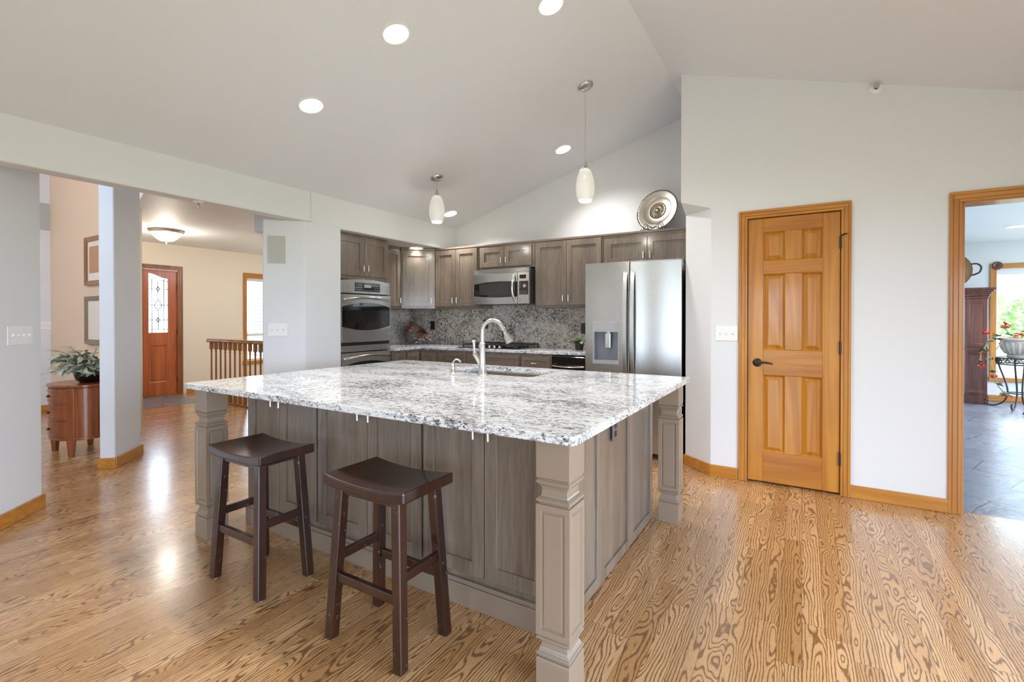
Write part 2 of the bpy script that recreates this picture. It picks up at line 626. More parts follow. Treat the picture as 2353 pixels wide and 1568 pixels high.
M['plated'] = plain('tarnished silver', (0.22, 0.16, 0.11), 0.35, 0.9)
M['copper'] = plain('old copper', (0.22, 0.12, 0.06), 0.4, 0.7)
M['leafgrey'] = plain('grey green leaf', srgb(172, 178, 158), 0.5)
M['leaf'] = plain('green leaf', srgb(70, 112, 50), 0.4)
M['leafpale'] = plain('pale green leaf', srgb(176, 200, 150), 0.4)
M['stem'] = plain('brown stem', srgb(96, 80, 56), 0.7)
M['red'] = plain('red petals', srgb(200, 62, 56), 0.6)
M['pink'] = plain('pink petals', srgb(226, 150, 142), 0.6)
M['rust'] = plain('rust petals', srgb(140, 58, 30), 0.7)
M['ivory'] = plain('ivory petals', srgb(226, 214, 190), 0.6)
M['basket'] = plain('weathered grey pot', srgb(112, 102, 90), 0.8)
M['stone'] = plain('cast stone', srgb(196, 190, 180), 0.8)
M['potblack'] = plain('black glazed bowl', (0.01, 0.009, 0.008), 0.12, coat=0.5)
M['mat'] = plain('picture mat', srgb(232, 226, 214), 0.6)
M['print'] = plain('faded print', srgb(186, 142, 104), 0.6)
M['silverframe'] = plain('bronze silver frame', srgb(142, 122, 100), 0.35, 0.5)
M['redchair'] = plain('red orange upholstery', srgb(150, 48, 28), 0.7)
M['lead'] = plain('lead came', (0.05, 0.05, 0.05), 0.5, 0.4)
M['ground'] = plain('dry grass', srgb(150, 148, 118), 0.9)
M['bush'] = plain('tree leaves', srgb(170, 200, 128), 0.8)
M['trunk'] = plain('bark', srgb(130, 110, 90), 0.9)
M['brick'] = brick_wall_mat('grey brick')
M['shade'] = plain('roller blind', (0.8, 0.8, 0.8), 0.7)

# ================================================================== setting
XL = -3.842          # left wall plane
YP = 4.134           # pantry wall plane
SL = 0.3114          # vault slope
RIDGE_X = -0.967


def zc(x):
    return 2.418 + SL * (x - XL) if x < RIDGE_X else 2.418 + SL * (RIDGE_X - XL) - SL * (x - RIDGE_X)


TH = math.radians(2.2)
PIV = Vector((-1.77, 4.29, 0))
U = Vector((math.cos(TH), math.sin(TH), 0))
V = Vector((-math.sin(TH), math.cos(TH), 0))


def K(u, v, z=0.0):
    return PIV + U * u + V * v + Vector((0, 0, z))


def struct(o, label, cat):
    return tag(o, label, cat, None, 'structure')


struct(B(-8.95, -5.0, -0.06, 2.2, 4.20, 0.0).box(-8.95, 4.20, -0.06, -3.9, 6.7, 0.0).box(-3.9, 4.2, -0.06, -0.8, 5.1, 0.0).build('floor', M['floor']),
       'oak strip floor with dark cathedral grain under the kitchen island', 'floor')
struct(B(-0.8, 4.20, -0.06, 5.1, 10.2, 0.0).build('floor', M['slate']),
       'blue grey slate tile floor seen through the cased opening', 'floor')
struct(B(-8.91, 2.45, 0.0, -7.80, 3.85, 0.004).build('floor', M['tile']),
       'small slate tile landing inside the front door', 'floor')

# vaulted ceiling
mb = MB()
for y0, y1 in ((-5.0, 5.15),):
    mb.extrude([(XL - 0.14, y0, zc(XL - 0.14)), (RIDGE_X, y0, zc(RIDGE_X)), (2.2, y0, zc(2.2)), (2.2, y0, zc(2.2) + 0.1), (RIDGE_X, y0, zc(RIDGE_X) + 0.1), (XL - 0.14, y0, zc(XL - 0.14) + 0.1)], (0, y1 - y0, 0))
struct(mb.build('ceiling', M['ceil']), 'white vaulted ceiling rising to a ridge above the kitchen', 'ceiling')

# left wall: header beam over the opening, pier with a splayed end, dropped soffit over the ovens
mb = MB()
mb.box(XL - 0.14, -5.0, 0, XL, 0.60, 2.45)
mb.box(XL - 0.14, 0.60, 2.147, XL, 2.80, 2.45)
mb.box(XL - 0.13, 0.4, 2.40, XL - 0.03, 2.80, 3.65)
mb.prism([(XL, 2.734), (XL, 3.133), (-4.75, 3.133), (-4.75, 2.95), (-4.088, 2.488)], 0, 2.147)
mb.box(-4.75, 2.80, 2.131, XL, 5.12, 2.45)
struct(mb.build('wall_left', M['wall'], bevel=0.012, seg=3), 'white header wall with pier on the left of the kitchen', 'wall')
struct(B(-4.75, 3.13, 0, -4.62, 6.7, 2.131).build('wall_oven_recess', M['wall']), 'white wall behind the ovens and corner cabinets', 'wall')

# back wall
mb = MB()
a, b = K(-3.1, 0.72), K(0.97, 0.72)
mb.extrude([(a.x, a.y, 0), (b.x, b.y, 0), (b.x, b.y, zc(b.x) + 0.03), (RIDGE_X, K(0.8, 0.72).y, zc(RIDGE_X) + 0.03), (a.x, a.y, zc(a.x) + 0.03)], V * 0.12)
struct(mb.build('wall_back', M['wall']), 'white gable wall behind the kitchen cabinets', 'wall')

# pantry block with a chamfered lower corner
A = (-0.867, YP, 2.225); Bp = (-0.632, YP, 2.150); Cp = (-0.867, 4.330, 2.152)
D0, D1, O0, O1, DT = -0.385, 0.247, 0.874, 1.75, 2.045
zt = lambda x: zc(x) + 0.03
v = [A, Bp, Cp, (-0.632, YP, 0), (-0.867, 4.33, 0), (-0.867, YP, zt(-0.867)), (-0.867, 5.1, zt(-0.867)), (-0.867, 5.1, 0),
     (D0, YP, 0), (D0, YP, DT), (D1, YP, DT), (D1, YP, 0), (O0, YP, 0), (O0, YP, DT), (O1, YP, DT), (O1, YP, 0), (2.2, YP, 0), (2.2, YP, zt(2.2)),
     (D0, YP + 0.14, 0), (D0, YP + 0.14, DT), (D1, YP + 0.14, DT), (D1, YP + 0.14, 0), (O0, YP + 0.14, 0), (O0, YP + 0.14, DT), (O1, YP + 0.14, DT), (O1, YP + 0.14, 0),
     (D0, YP, 2.15), (D1, YP, 2.15), (O0, YP, 2.15), (O1, YP, 2.15), (2.2, YP, 2.15)]
f = [(0, 2, 1), (1, 2, 4, 3), (2, 0, 5, 6, 7, 4), (3, 8, 9, 26, 1), (9, 10, 27, 26), (11, 12, 13, 28, 27, 10), (13, 14, 29, 28), (15, 16, 30, 29, 14),
     (1, 26, 27, 28, 29, 30, 17, 5, 0), (8, 18, 19, 9), (9, 19, 20, 10), (10, 20, 21, 11), (12, 22, 23, 13), (13, 23, 24, 14), (14, 24, 25, 15)]
mb = MB().add(v, f)
struct(mb.build('wall_pantry', M['wall']), 'white pantry wall with splayed lower corner beside the refrigerator', 'wall')
# back side of the pantry wall, facing the dining room
mb = MB().box(-0.70, YP + 0.14, 0, D0, YP + 0.16, 2.6).box(D0, YP + 0.14, 0, D1, YP + 0.16, 2.6).box(D1, YP + 0.14, 0, O0, YP + 0.16, 2.6).box(O0, YP + 0.14, DT, O1, YP + 0.16, 2.6).box(O1, YP + 0.14, 0, 5.1, YP + 0.16, 2.6)
struct(mb.build('wall_dining_near', M['wall']), 'white wall around the cased opening on the dining side', 'wall')

# right wall and rear wall of this room: large windows that bring the daylight in
mb = MB()
mb.box(2.10, -5.0, 0, 2.22, -3.1, 2.5).box(2.10, -3.1, 0, 2.22, 2.3, 0.06).box(2.10, -3.1, 1.98, 2.22, 2.3, 2.5).box(2.10, 2.3, 0, 2.22, YP + 0.02, 2.5)
mb.box(2.10, 0.6, 0.06, 2.22, 0.7, 1.98).box(2.10, -1.2, 0.06, 2.22, -1.1, 1.98)
struct(mb.build('wall_right', M['wall']), 'white wall with large windows right of the camera', 'wall')
mb = MB()
mb.box(-2.25, -4.62, 0.2, -0.95, -4.5, 2.0).box(-3.98, -4.62, 0, 2.2, -4.5, 0.2).box(-3.98, -4.62, 2.0, 2.2, -4.5, 3.45).box(-3.98, -4.62, 0.2, -2.95, -4.5, 2.4).box(0.0, -4.62, 0.2, 2.2, -4.5, 2.4)
struct(mb.build('wall_rear', M['wall']), 'white gable wall with windows behind the camera', 'wall')

# diagonal wall between kitchen and living room, with an opening
n2 = Vector((-0.7071, -0.7071, 0)) * 0.112
def diag(mb, p, q, z0, z1):
    p, q = Vector((*p, 0)), Vector((*q, 0))
    mb.prism([tuple(p)[:2], tuple(q)[:2], tuple(q + n2)[:2], tuple(p + n2)[:2]], z0, z1)
mb = MB()
diag(mb, (-3.842, 0.602), (-4.352, 1.112), 0, 3.62)
diag(mb, (-4.967, 1.722), (-5.275, 2.03), 0, 3.62)
struct(mb.build('wall_diagonal', M['wall'], bevel=0.012, seg=3), 'white diagonal wall with doorway to the living room', 'wall')

# living room beyond the doorway
struct(B(-8.90, -2.6, 0, -8.78, 2.336, 3.7).build('wall_living_end', M['wall']), 'pale wall with vent grille at the end of the living room', 'wall')
struct(B(-8.90, 2.336, 0, -6.30, 2.44, 3.7).build('wall_living', M['peach']), 'peach lit wall carrying two framed pictures', 'wall')
struct(B(-8.90, -2.7, 0, -3.98, -2.6, 3.7).build('wall_living_rear', M['wall']), 'pale wall on the hidden side of the living room', 'wall')
struct(B(-8.90, -2.7, 3.62, -3.84, 2.6, 3.7).build('ceiling', M['ceil']), 'white ceiling of the living room', 'ceiling')
# foyer
FX = -8.91
struct(MB().prism([(FX - 0.1, 2.38), (-6.3, 2.38), (-5.29, 2.08), (-3.985, 1.5), (-3.985, 3.14), (-4.7, 3.14), (-4.7, 6.7), (FX - 0.1, 6.7)], 2.48, 3.62).build('ceiling', M['ceil']),
       'white flat ceiling of the entry hall', 'ceiling')
mb = MB()
mb.box(FX - 0.12, 2.40, 0, FX, 3.40, 2.5).box(FX - 0.12, 3.40, 2.05, FX, 4.02, 2.5).box(FX - 0.12, 4.02, 0, FX, 5.09, 2.5)
mb.box(FX - 0.12, 5.09, 0, FX, 6.1, 0.46).box(FX - 0.12, 5.09, 2.05, FX, 6.1, 2.5).box(FX - 0.12, 6.1, 0, FX, 6.7, 2.5)
struct(mb.build('wall_entry', M['cream']), 'cream entry wall around the front door and tall window', 'wall')
struct(B(FX, 6.6, 0, -4.7, 6.7, 2.5).build('wall_entry_side', M['cream']), 'cream side wall of the entry hall', 'wall')

# dining room
mb = MB()
mb.box(0.70, YP + 0.16, 0, 0.80, 10.2, 2.6)
struct(mb.build('wall_dining_left', M['wall']), 'white left wall of the dining room', 'wall')
mb = MB()
mb.box(0.7, 10.12, 0, 2.53, 10.24, 2.6).box(2.53, 10.12, 0, 4.98, 10.24, 0.36).box(2.53, 10.12, 2.06, 4.98, 10.24, 2.6).box(4.98, 10.12, 0, 5.1, 10.24, 2.6)
struct(mb.build('wall_dining_far', M['wall']), 'white far wall of the dining room with picture window', 'wall')
mb = MB()
mb.box(5.0, YP + 0.16, 0, 5.1, 4.9, 2.6).box(5.0, 4.9, 0, 5.1, 9.5, 0.3).box(5.0, 4.9, 2.3, 5.1, 9.5, 2.6).box(5.0, 9.5, 0, 5.1, 10.24, 2.6)
struct(mb.build('wall_dining_right', M['wall']), 'white right wall of the dining room with windows', 'wall')
struct(B(0.7, YP + 0.14, 2.43, 5.1, 10.24, 2.53).build('ceiling', M['ceil']), 'white flat ceiling of the dining room', 'ceiling')

# baseboards
def baseboard(name, pts, label, mat='trim', h=0.09, t=0.016):
    mb = MB()
    for p, q in zip(pts[:-1], pts[1:]):
        p, q = Vector((*p, 0)), Vector((*q, 0))
        d = (q - p).normalized(); nrm = Vector((d.y, -d.x, 0)) * t
        e0, e1 = p - d * (t * 0.4), q + d * (t * 0.4)
        mb.prism([tuple(e0)[:2], tuple(e1)[:2], tuple(e1 + nrm)[:2], tuple(e0 + nrm)[:2]], 0.0, h)
    return struct(mb.build(name, M[mat], bevel=0.004), label, 'baseboard')
baseboard('baseboard_pantry', [(-0.867, 4.33), (-0.632, YP), (-0.439, YP)], 'short oak baseboard wrapping the splayed pantry corner', 'trimx')
baseboard('baseboard_middle', [(0.288, YP), (0.81, YP)], 'oak baseboard between the pantry door and the cased opening', 'trimx')
baseboard('baseboard_left', [(-3.842, 0.602), (-4.352, 1.112)], 'oak baseboard along the left foreground wall', 'trimx')
q0 = Vector((-4.967, 1.722, 0)) + n2
baseboard('baseboard_column', [(q0.x, q0.y), (-4.967, 1.722), (-5.275, 2.03)], 'oak baseboard around the foot of the white column wall', 'trimx')
baseboard('baseboard_living', [(-8.78, -2.5), (-8.78, 2.336)], 'oak baseboard along the far living room wall', 'trimy')
baseboard('baseboard_entry', [(FX, 4.09), (FX, 6.1)], 'oak baseboard right of the front door', 'trimy')
baseboard('baseboard_dining', [(2.3, 10.12), (4.98, 10.12)], 'oak baseboard under the dining window', 'trimx')


# casings and doors
def casing(parent, x0, x1, z1, w=0.065, t=0.018, mats=('trim', 'trimx'), legs=True):
    """profiled door casing in local coordinates, wall plane at y=0, room side -y; inner edges x0..x1, head at z1"""
    for s, xi in ((-1, x0), (1, x1)):
        mb = MB()
        xo = xi + s * w
        for (a, b2, d) in ((0.0, 0.30, 0.010), (0.30, 0.72, 0.014), (0.72, 1.0, t)):
            mb.box(xi + s * w * a, -d, 0, xi + s * w * b2, 0, z1 + w * a)
        mb.build('casing', M[mats[0]], parent, bevel=0.003)
    mb = MB()
    for (a, b2, d) in ((0.0, 0.30, 0.010), (0.30, 0.72, 0.014), (0.72, 1.0, t)):
        mb.box(x0 - w * b2, -d, z1 + w * a, x1 + w * b2, 0, z1 + w * b2)
    mb.build('casing', M[mats[1]], parent, bevel=0.003)


# pantry door: six raised panels
t = thing('door_1', 'six panel honey oak pantry door with dark lever handle', 'door', (0, YP, 0), kind='structure')
casing(t, -0.369, 0.231, 2.035, 0.06)
MB().box(D0, 0.0, 0, -0.369, 0.14, 2.035).box(0.231, 0.0, 0, D1, 0.14, 2.035).box(D0, 0, 2.035, D1, 0.14, DT).box(-0.369, 0.062, 0, -0.359, 0.08, 2.03).box(0.221, 0.062, 0, 0.231, 0.08, 2.03).build('jamb', M['trim'], t)
dx0, dx1, dz0, dz1, dy = -0.366, 0.228, 0.012, 2.031, 0.012
cols = [(-0.262, -0.116), (-0.024 + 0.016, 0.122)]
rows = [(0.243, 0.832), (1.026, 1.603), (1.705, 1.925)]
mb = MB()
mb.box(dx0, dy, dz0, cols[0][0], dy + 0.036, dz1).box(cols[1][1], dy, dz0, dx1, dy + 0.036, dz1)
mb.build('stile', M['honey'], t, bevel=0.003)
mb = MB()
zs = [dz0] + [z for r in rows for z in r] + [dz1]
for k in range(0, len(zs), 2):
    mb.box(cols[0][0], dy + 0.0005, zs[k], cols[1][1], dy + 0.035, zs[k + 1])
mb.build('cross_rail', M['honeyx'], t, bevel=0.003)
mb = MB()
for r in rows:
    mb.box(cols[0][1], dy + 0.001, r[0], cols[1][0], dy + 0.035, r[1])
mb.build('mullion', M['honey'], t, bevel=0.003)
for c0, c1 in cols:
    for r0, r1 in rows:
        mb = MB()
        i1, i2 = 0.012, 0.034
        y0, y1, y2 = dy + 0.006, dy + 0.018, dy + 0.007
        P = [[(c0, y0, r0), (c1, y0, r0), (c1, y0, r1), (c0, y0, r1)],
             [(c0 + i1, y1, r0 + i1), (c1 - i1, y1, r0 + i1), (c1 - i1, y1, r1 - i1), (c0 + i1, y1, r1 - i1)],
             [(c0 + i2, y2, r0 + i2), (c1 - i2, y2, r0 + i2), (c1 - i2, y2, r1 - i2), (c0 + i2, y2, r1 - i2)],
             [(c0 + i2 + .003, y2 - .003, r0 + i2 + .003), (c1 - i2 - .003, y2 - .003, r0 + i2 + .003), (c1 - i2 - .003, y2 - .003, r1 - i2 - .003), (c0 + i2 + .003, y2 - .003, r1 - i2 - .003)]]
        vv = [p for l in P for p in l]; ff = []
        for l in range(3):
            for k in range(4):
                k2 = (k + 1) % 4
                ff.append((l * 4 + k, l * 4 + k2, l * 4 + 4 + k2, l * 4 + 4 + k))
        ff.append((12, 13, 14, 15))
        mb.add(vv, ff).build('raised_panel', M['honey'], t)
hd = MB()
hd.M = Matrix.Translation((-0.300, dy, 0.925)) @ Matrix.Rotation(PI / 2, 4, 'X')
hd.lathe([(0, 0.012), (0.022, 0.011), (0.031, 0.006), (0.033, 0.0)], 28).lathe([(0.0, 0.040), (0.011, 0.040), (0.011, 0.008)], 16)
hd.M = Matrix.Identity(4)
hd.tube([(-0.300, dy - 0.040, 0.925), (-0.262, dy - 0.046, 0.929), (-0.225, dy - 0.046, 0.927), (-0.192, dy - 0.040, 0.918)], [0.011, 0.008, 0.007, 0.005], 12)
hd.build('door_handle', M['bronze'], t)
for z in (1.807, 1.055, 0.26):
    h = MB().box(0.222, -0.004, z - 0.045, 0.2305, dy + 0.001, z + 0.045).cyl((0.2295, -0.010, z - 0.045), (0.2295, -0.010, z + 0.045), 0.006, 10)
    if z > 1.5: h.tube([(0.2295, -0.010, z + 0.045), (0.24, -0.03, z + 0.05), (0.262, -0.05, z + 0.052)], 0.005, 8)
    h.build('hinge', M['bronze'], t)

# cased opening to the dining room
t = thing('trim_1', 'honey oak casing around the opening to the slate floored dining room', 'door casing', (0, YP, 0), kind='structure')
casing(t, 0.874, 1.72, 2.012, 0.065)
MB().box(0.866, 0.0, 0, 0.884, 0.16, 2.03).box(0.886, 0.055, 0, 0.898, 0.10, 2.0).build('jamb', M['trim'], t, bevel=0.002)
MB().box(1.71, 0.0, 0, 1.75, 0.16, 2.03).build('jamb', M['trim'], t, bevel=0.002)
MB().box(0.866, 0.0, 2.004, 1.75, 0.16, 2.045).build('jamb', M['trimx'], t, bevel=0.002)
for z in (1.75, 1.05, 0.27):
    MB().box(0.8838, 0.105, z - 0.045, 0.8865, 0.14, z + 0.045).build('hinge', M['bronze'], t)

# front door with leaded glass (wall plane x = FX, faces +x)
t = thing('door_2', 'reddish wooden front door with bright leaded glass panel', 'door', (FX, 3.48, 0), PI / 2, kind='structure')
# local: x runs along world +y, -y faces the hall
casing(t, -0.02, 0.475, 2.06, 0.07, mats=('rail', 'rail'))
MB().box(-0.08, -0.01, 0, 0.54, 0.12, 0.022).build('threshold', M['rail'], t, bevel=0.003)
MB().box(-0.08, 0.0, 0, -0.012, 0.12, 2.05).box(0.467, 0.0, 0, 0.54, 0.12, 2.05).box(-0.08, 0, 2.03, 0.54, 0.12, 2.05).build('jamb', M['mahog'], t)
gx0, gx1, gz0, gz1 = 0.065, 0.335, 1.035, 1.93
mb = MB().box(-0.01, 0.02, 0.015, gx0, 0.06, 2.03).box(gx1, 0.02, 0.015, 0.465, 0.06, 2.03).box(gx0, 0.02, 0.84, gx1, 0.06, gz0).box(gx0, 0.02, 0.015, gx1, 0.06, 0.22)
top = [(gx0 + (gx1 - gx0) * k / 12, gz1 + 0.06 - 0.075 * (0.5 - 0.5 * math.cos(PI * k / 12))) for k in range(13)]
mb.extrude([(p[0], 0.02, p[1]) for p in top] + [(gx1, 0.02, 2.03), (gx0, 0.02, 2.03)], (0, 0.04, 0))
mb.build('door_leaf', M['mahog'], t)
MB().ring([(gx0, 0.02, .22), (gx1, 0.02, .22), (gx1, 0.02, .84), (gx0, 0.02, .84)], [(gx0 + .03, 0.03, .25), (gx1 - .03, 0.03, .25), (gx1 - .03, 0.03, .81), (gx0 + .03, 0.03, .81)], (0, 0.02, 0)).box(gx0 + 0.02, 0.034, 0.24, gx1 - 0.02, 0.05, 0.82).box(gx0 + .045, 0.026, .265, gx1 - .045, 0.04, .795).build('lower_panel', M['mahog'], t, bevel=0.004)
MB().extrude([(gx0, 0.038, gz0)] + [(gx1, 0.038, gz0)] + [(p[0], 0.038, p[1]) for p in top[::-1]], (0, 0.004, 0)).build('glass', M['pane'], t)
mb = MB(); r = 0.006
L3 = lambda p, q: mb.cyl((p[0], 0.034, p[1]), (q[0], 0.034, q[1]), r, 6)
gc = (gx0 + gx1) / 2
for k in range(12): L3((top[k][0], top[k][1] - 0.045), (top[k + 1][0], top[k + 1][1] - 0.045))
for xx in (gx0 + 0.05, gx1 - 0.05): L3((xx, gz0), (xx, gz1 - 0.02))
for zz in (gz0 + 0.05, 1.24, 1.48, 1.74): L3((gx0, zz), (gx1, zz))
L3((gc, gz0 + 0.05), (gc, 1.39)); L3((gc, 1.57), (gc, 1.86))
for (cz, hw, hh) in ((1.48, 0.055, 0.09), (1.74, 0.025, 0.04), (1.24, 0.025, 0.04)):
    q = [(gc, cz + hh), (gc + hw, cz), (gc, cz - hh), (gc - hw, cz)]
    for k in range(4): L3(q[k], q[(k + 1) % 4])
mb.build('lead_came', M['lead'], t)
for z in (1.78, 1.03, 0.25):
    MB().box(0.462, 0.004, z - 0.05, 0.472, 0.022, z + 0.05).build('hinge', M['bronze'], t)

# entry window
t = thing('window_1', 'tall oak framed entry window looking onto grey brick', 'window', (FX, 5.09, 0), PI / 2, kind='structure')
casing(t, 0.02, 0.99, 2.05, 0.065, mats=('trim', 'trimx'))
MB().box(0, 0, 0.46, 0.03, 0.12, 2.05).box(0.98, 0, 0.46, 1.01, 0.12, 2.05).box(0, 0, 2.03, 1.01, 0.12, 2.06).build('window_frame', M['trim'], t)
MB().box(-0.06, -0.03, 0.40, 1.07, 0.12, 0.465).build('sill', M['trimx'], t, bevel=0.005)
MB().box(0.03, 0.06, 0.465, 0.06, 0.09, 2.03).box(0.95, 0.06, 0.465, 0.98, 0.09, 2.03).box(0.03, 0.06, 1.97, 0.98, 0.09, 2.03).box(0.03, 0.06, 0.93, 0.98, 0.09, 0.975).box(0.03, 0.06, 0.465, 0.98, 0.09, 0.50).build('sash', M['white'], t, bevel=0.003)
MB().box(0.06, 0.072, 0.50, 0.95, 0.076, 0.93).box(0.06, 0.072, 0.975, 0.95, 0.076, 1.97).build('pane', M['pane'], t)

# dining window
t = thing('window_2', 'oak framed dining window with corner rosette and green trees outside', 'window', (0, 10.12, 0), 0, kind='structure')
mb = MB().box(2.455, -0.02, 0.34, 2.53, 0, 2.10).box(4.98, -0.02, 0.34, 5.0, 0, 2.10)
mb.build('casing', M['trim'], t, bevel=0.004)
MB().box(2.455, -0.021, 2.025, 5.0, 0, 2.10).build('casing', M['trimx'], t, bevel=0.004)
MB().box(2.44, -0.05, 0.30, 5.0, 0.03, 0.365).build('sill', M['trimx'], t, bevel=0.005)
ro = MB(); ro.M = Matrix.Translation((2.535, -0.022, 2.068)) @ Matrix.Rotation(PI / 2, 4, 'X')
ro.lathe([(0, 0.030), (0.012, 0.028), (0.016, 0.020), (0.026, 0.024), (0.034, 0.018), (0.05, 0.022), (0.062, 0.010), (0.064, 0)], 28)
ro.build('rosette', M['curio'], t)
MB().box(2.53, 0.04, 0.36, 2.56, 0.10, 2.06).box(4.95, 0.04, 0.36, 4.98, 0.10, 2.06).box(2.53, 0.04, 0.36, 4.98, 0.10, 0.40).box(2.53, 0.04, 2.02, 4.98, 0.10, 2.06).build('window_frame', M['white'], t, bevel=0.003)
MB().box(2.55, 0.012, 1.93, 4.96, 0.03, 2.03).build('blind', M['shade'], t)
MB().box(2.56, 0.065, 0.40, 4.95, 0.069, 2.02).build('pane', M['pane'], t)

# outside
struct(B(-60, -60, -0.40, 60, 60, -0.35).build('ground', M['ground']), 'pale dry grass ground outside the windows', 'ground')
tag(B(-10.65, 6.25, -0.35, -9.05, 6.6, 3.2).build('brick_wall', M['brick']), 'grey brick porch wall outside the entry window', 'wall', kind='structure')


# ================================================================== kitchen cabinets
def shaker(parent, x0, x1, z0, z1, rail=0.057, name='door', y=-0.020, t=0.019, rec=0.009):
    """shaker front: stiles, rails and a recessed panel in one mesh; room side is -y"""
    mb = MB()
    mb.ring([(x0, y, z0), (x1, y, z0), (x1, y, z1), (x0, y, z1)],
            [(x0 + rail, y, z0 + rail), (x1 - rail, y, z0 + rail), (x1 - rail, y, z1 - rail), (x0 + rail, y, z1 - rail)], (0, t, 0))
    mb.box(x0 + rail - 0.004, y + rec, z0 + rail - 0.004, x1 - rail + 0.004, y + t - 0.002, z1 - rail + 0.004)
    return mb.build(name, M['cab'], parent, bevel=0.0018)


def slab_front(parent, x0, x1, z0, z1, rail=0.04, name='drawer'):
    y, t = -0.020, 0.019
    mb = MB()
    mb.ring([(x0, y, z0), (x1, y, z0), (x1, y, z1), (x0, y, z1)],
            [(x0 + rail, y, z0 + rail), (x1 - rail, y, z0 + rail), (x1 - rail, y, z1 - rail), (x0 + rail, y, z1 - rail)], (0, t, 0))
    mb.box(x0 + rail - 0.004, y + 0.008, z0 + rail - 0.004, x1 - rail + 0.004, y + t - 0.002, z1 - rail + 0.004)
    return mb.build(name, M['cabx'], parent, bevel=0.0018)


def pull(parent, x, z, length=0.065, vertical=True, y=-0.020):
    mb = MB()
    h = length / 2
    a = Vector((x, y - 0.028, z))
    d = Vector((0, 0, 1)) if vertical else Vector((1, 0, 0))
    mb.cyl(a - d * h, a + d * h, 0.0058, 12)
    for s in (-0.55, 0.55):
        p = a + d * h * s
        mb.cyl(p, (p.x, y + 0.001, p.z), 0.004, 8)
    return mb.build('handle', M['chrome'], parent)


def carcass(parent, w, d, z0, z1, name='carcass', mat='cab'):
    return B(0, 0, z0, w, d, z1).build(name, M[mat], parent, bevel=0.002)


CT = 0.934           # kitchen worktop height
UT, UB = 2.105, 1.385


def upper(name_label, u0, u1, zb, zt, doors, v=0.40, depth=0.318, handles=True, group='wall cabinets', crown=True):
    t = thing('wall_cabinet', name_label, 'cabinet', K(u0, v), TH, group)
    w = u1 - u0
    carcass(t, w, depth, zb, zt)
    if crown:
        B(-0.0, -0.012, zt - 0.0, w, depth, zt + 0.022).build('top_moulding', M['cabx'], t, bevel=0.003)
    for (x0, x1, z0, z1, hx) in doors:
        dr = shaker(t, x0 - u0, x1 - u0, z0, z1)
        if hx is not None: pull(dr, hx - u0, z0 + 0.07)
    return t


# back run wall cabinets (u measured along the wall from the refrigerator's left side)
upper('taupe two door wall cabinet between the corner and the microwave', -2.130, -1.478, UB, UT, [(-2.106, -1.806, 1.412, 2.092, -1.835), (-1.802, -1.497, 1.412, 2.092, -1.772)])
B(0.6505, 0.004, UB, 0.6518, 0.316, 1.43).build('raw_side', M['rail'], bpy.data.objects['wall_cabinet'])
upper('short taupe two door wall cabinet above the microwave', -1.476, -0.748, 1.835, UT, [(-1.451, -1.128, 1.856, 2.082, -1.158), (-1.124, -0.779, 1.856, 2.082, -1.094)])
upper('taupe two door wall cabinet between microwave and refrigerator', -0.746, 0.035, UB, UT, [(-0.726, -0.366, 1.408, 2.092, -0.396), (-0.362, 0.018, 1.408, 2.092, -0.332)])
upper('taupe two door cabinet above the refrigerator', 0.037, 0.895, 1.80, UT, [(0.066, 0.482, 1.815, 2.068, 0.452), (0.486, 0.893, 1.815, 2.068, 0.516)])

# corner wall cabinet on the diagonal and the narrow left one
cd0, cd1 = Vector((-4.205, 4.322, 0)), Vector((-3.905, 4.600, 0))
dv = (cd1 - cd0); cw = dv.length; cang = math.atan2(dv.y, dv.x)
t = thing('wall_cabinet', 'single door taupe wall cabinet set diagonally in the corner', 'cabinet', tuple(cd0), cang, 'wall cabinets')
MB().prism([(0, 0), (cw, 0), (cw + 0.22, 0.20), (cw * 0.5 + 0.1, 0.50), (-0.19, 0.22)], UB, UT).build('carcass', M['cab'], t, bevel=0.002)
B(0, -0.012, UT, cw, 0.02, UT + 0.022).build('top_moulding', M['cabx'], t, bevel=0.003)
dr = shaker(t, 0.022, cw - 0.022, 1.412, 2.085)
pull(dr, cw - 0.052, 1.482)
t = thing('wall_cabinet', 'narrow taupe wall cabinet between ovens and corner cabinet', 'cabinet', (-4.215, 3.868, 0), PI / 2, 'wall cabinets')
carcass(t, 0.445, 0.318, UB, UT)
B(0, -0.012, UT, 0.445, 0.318, UT + 0.022).build('top_moulding', M['cabx'], t, bevel=0.003)
dr = shaker(t, 0.02, 0.435, 1.412, 2.085)
pull(dr, 0.405, 1.482)

# oven housing (front plane x = -3.94, faces +x)
OX, OY0 = -3.955, 3.14
t = thing('oven_cabinet', 'tall taupe cabinet housing the wall ovens in the recess', 'cabinet', (OX, OY0, 0), PI / 2)
MB().box(0, 0, 0, 0.07, 0.62, 2.125).box(0.685, 0, 0, 0.722, 0.62, 2.125).box(0.07, 0.0, 1.665, 0.685, 0.62, 2.125).box(0.07, 0.02, 0.0, 0.685, 0.62, 0.24).box(0.07, 0.56, 0.24, 0.685, 0.62, 1.665).build('carcass', M['cab'], t, bevel=0.002)
d1 = shaker(t, 0.02, 0.366, 1.705, 2.10); pull(d1, 0.337, 1.785)
d2 = shaker(t, 0.370, 0.700, 1.705, 2.10); pull(d2, 0.400, 1.785)

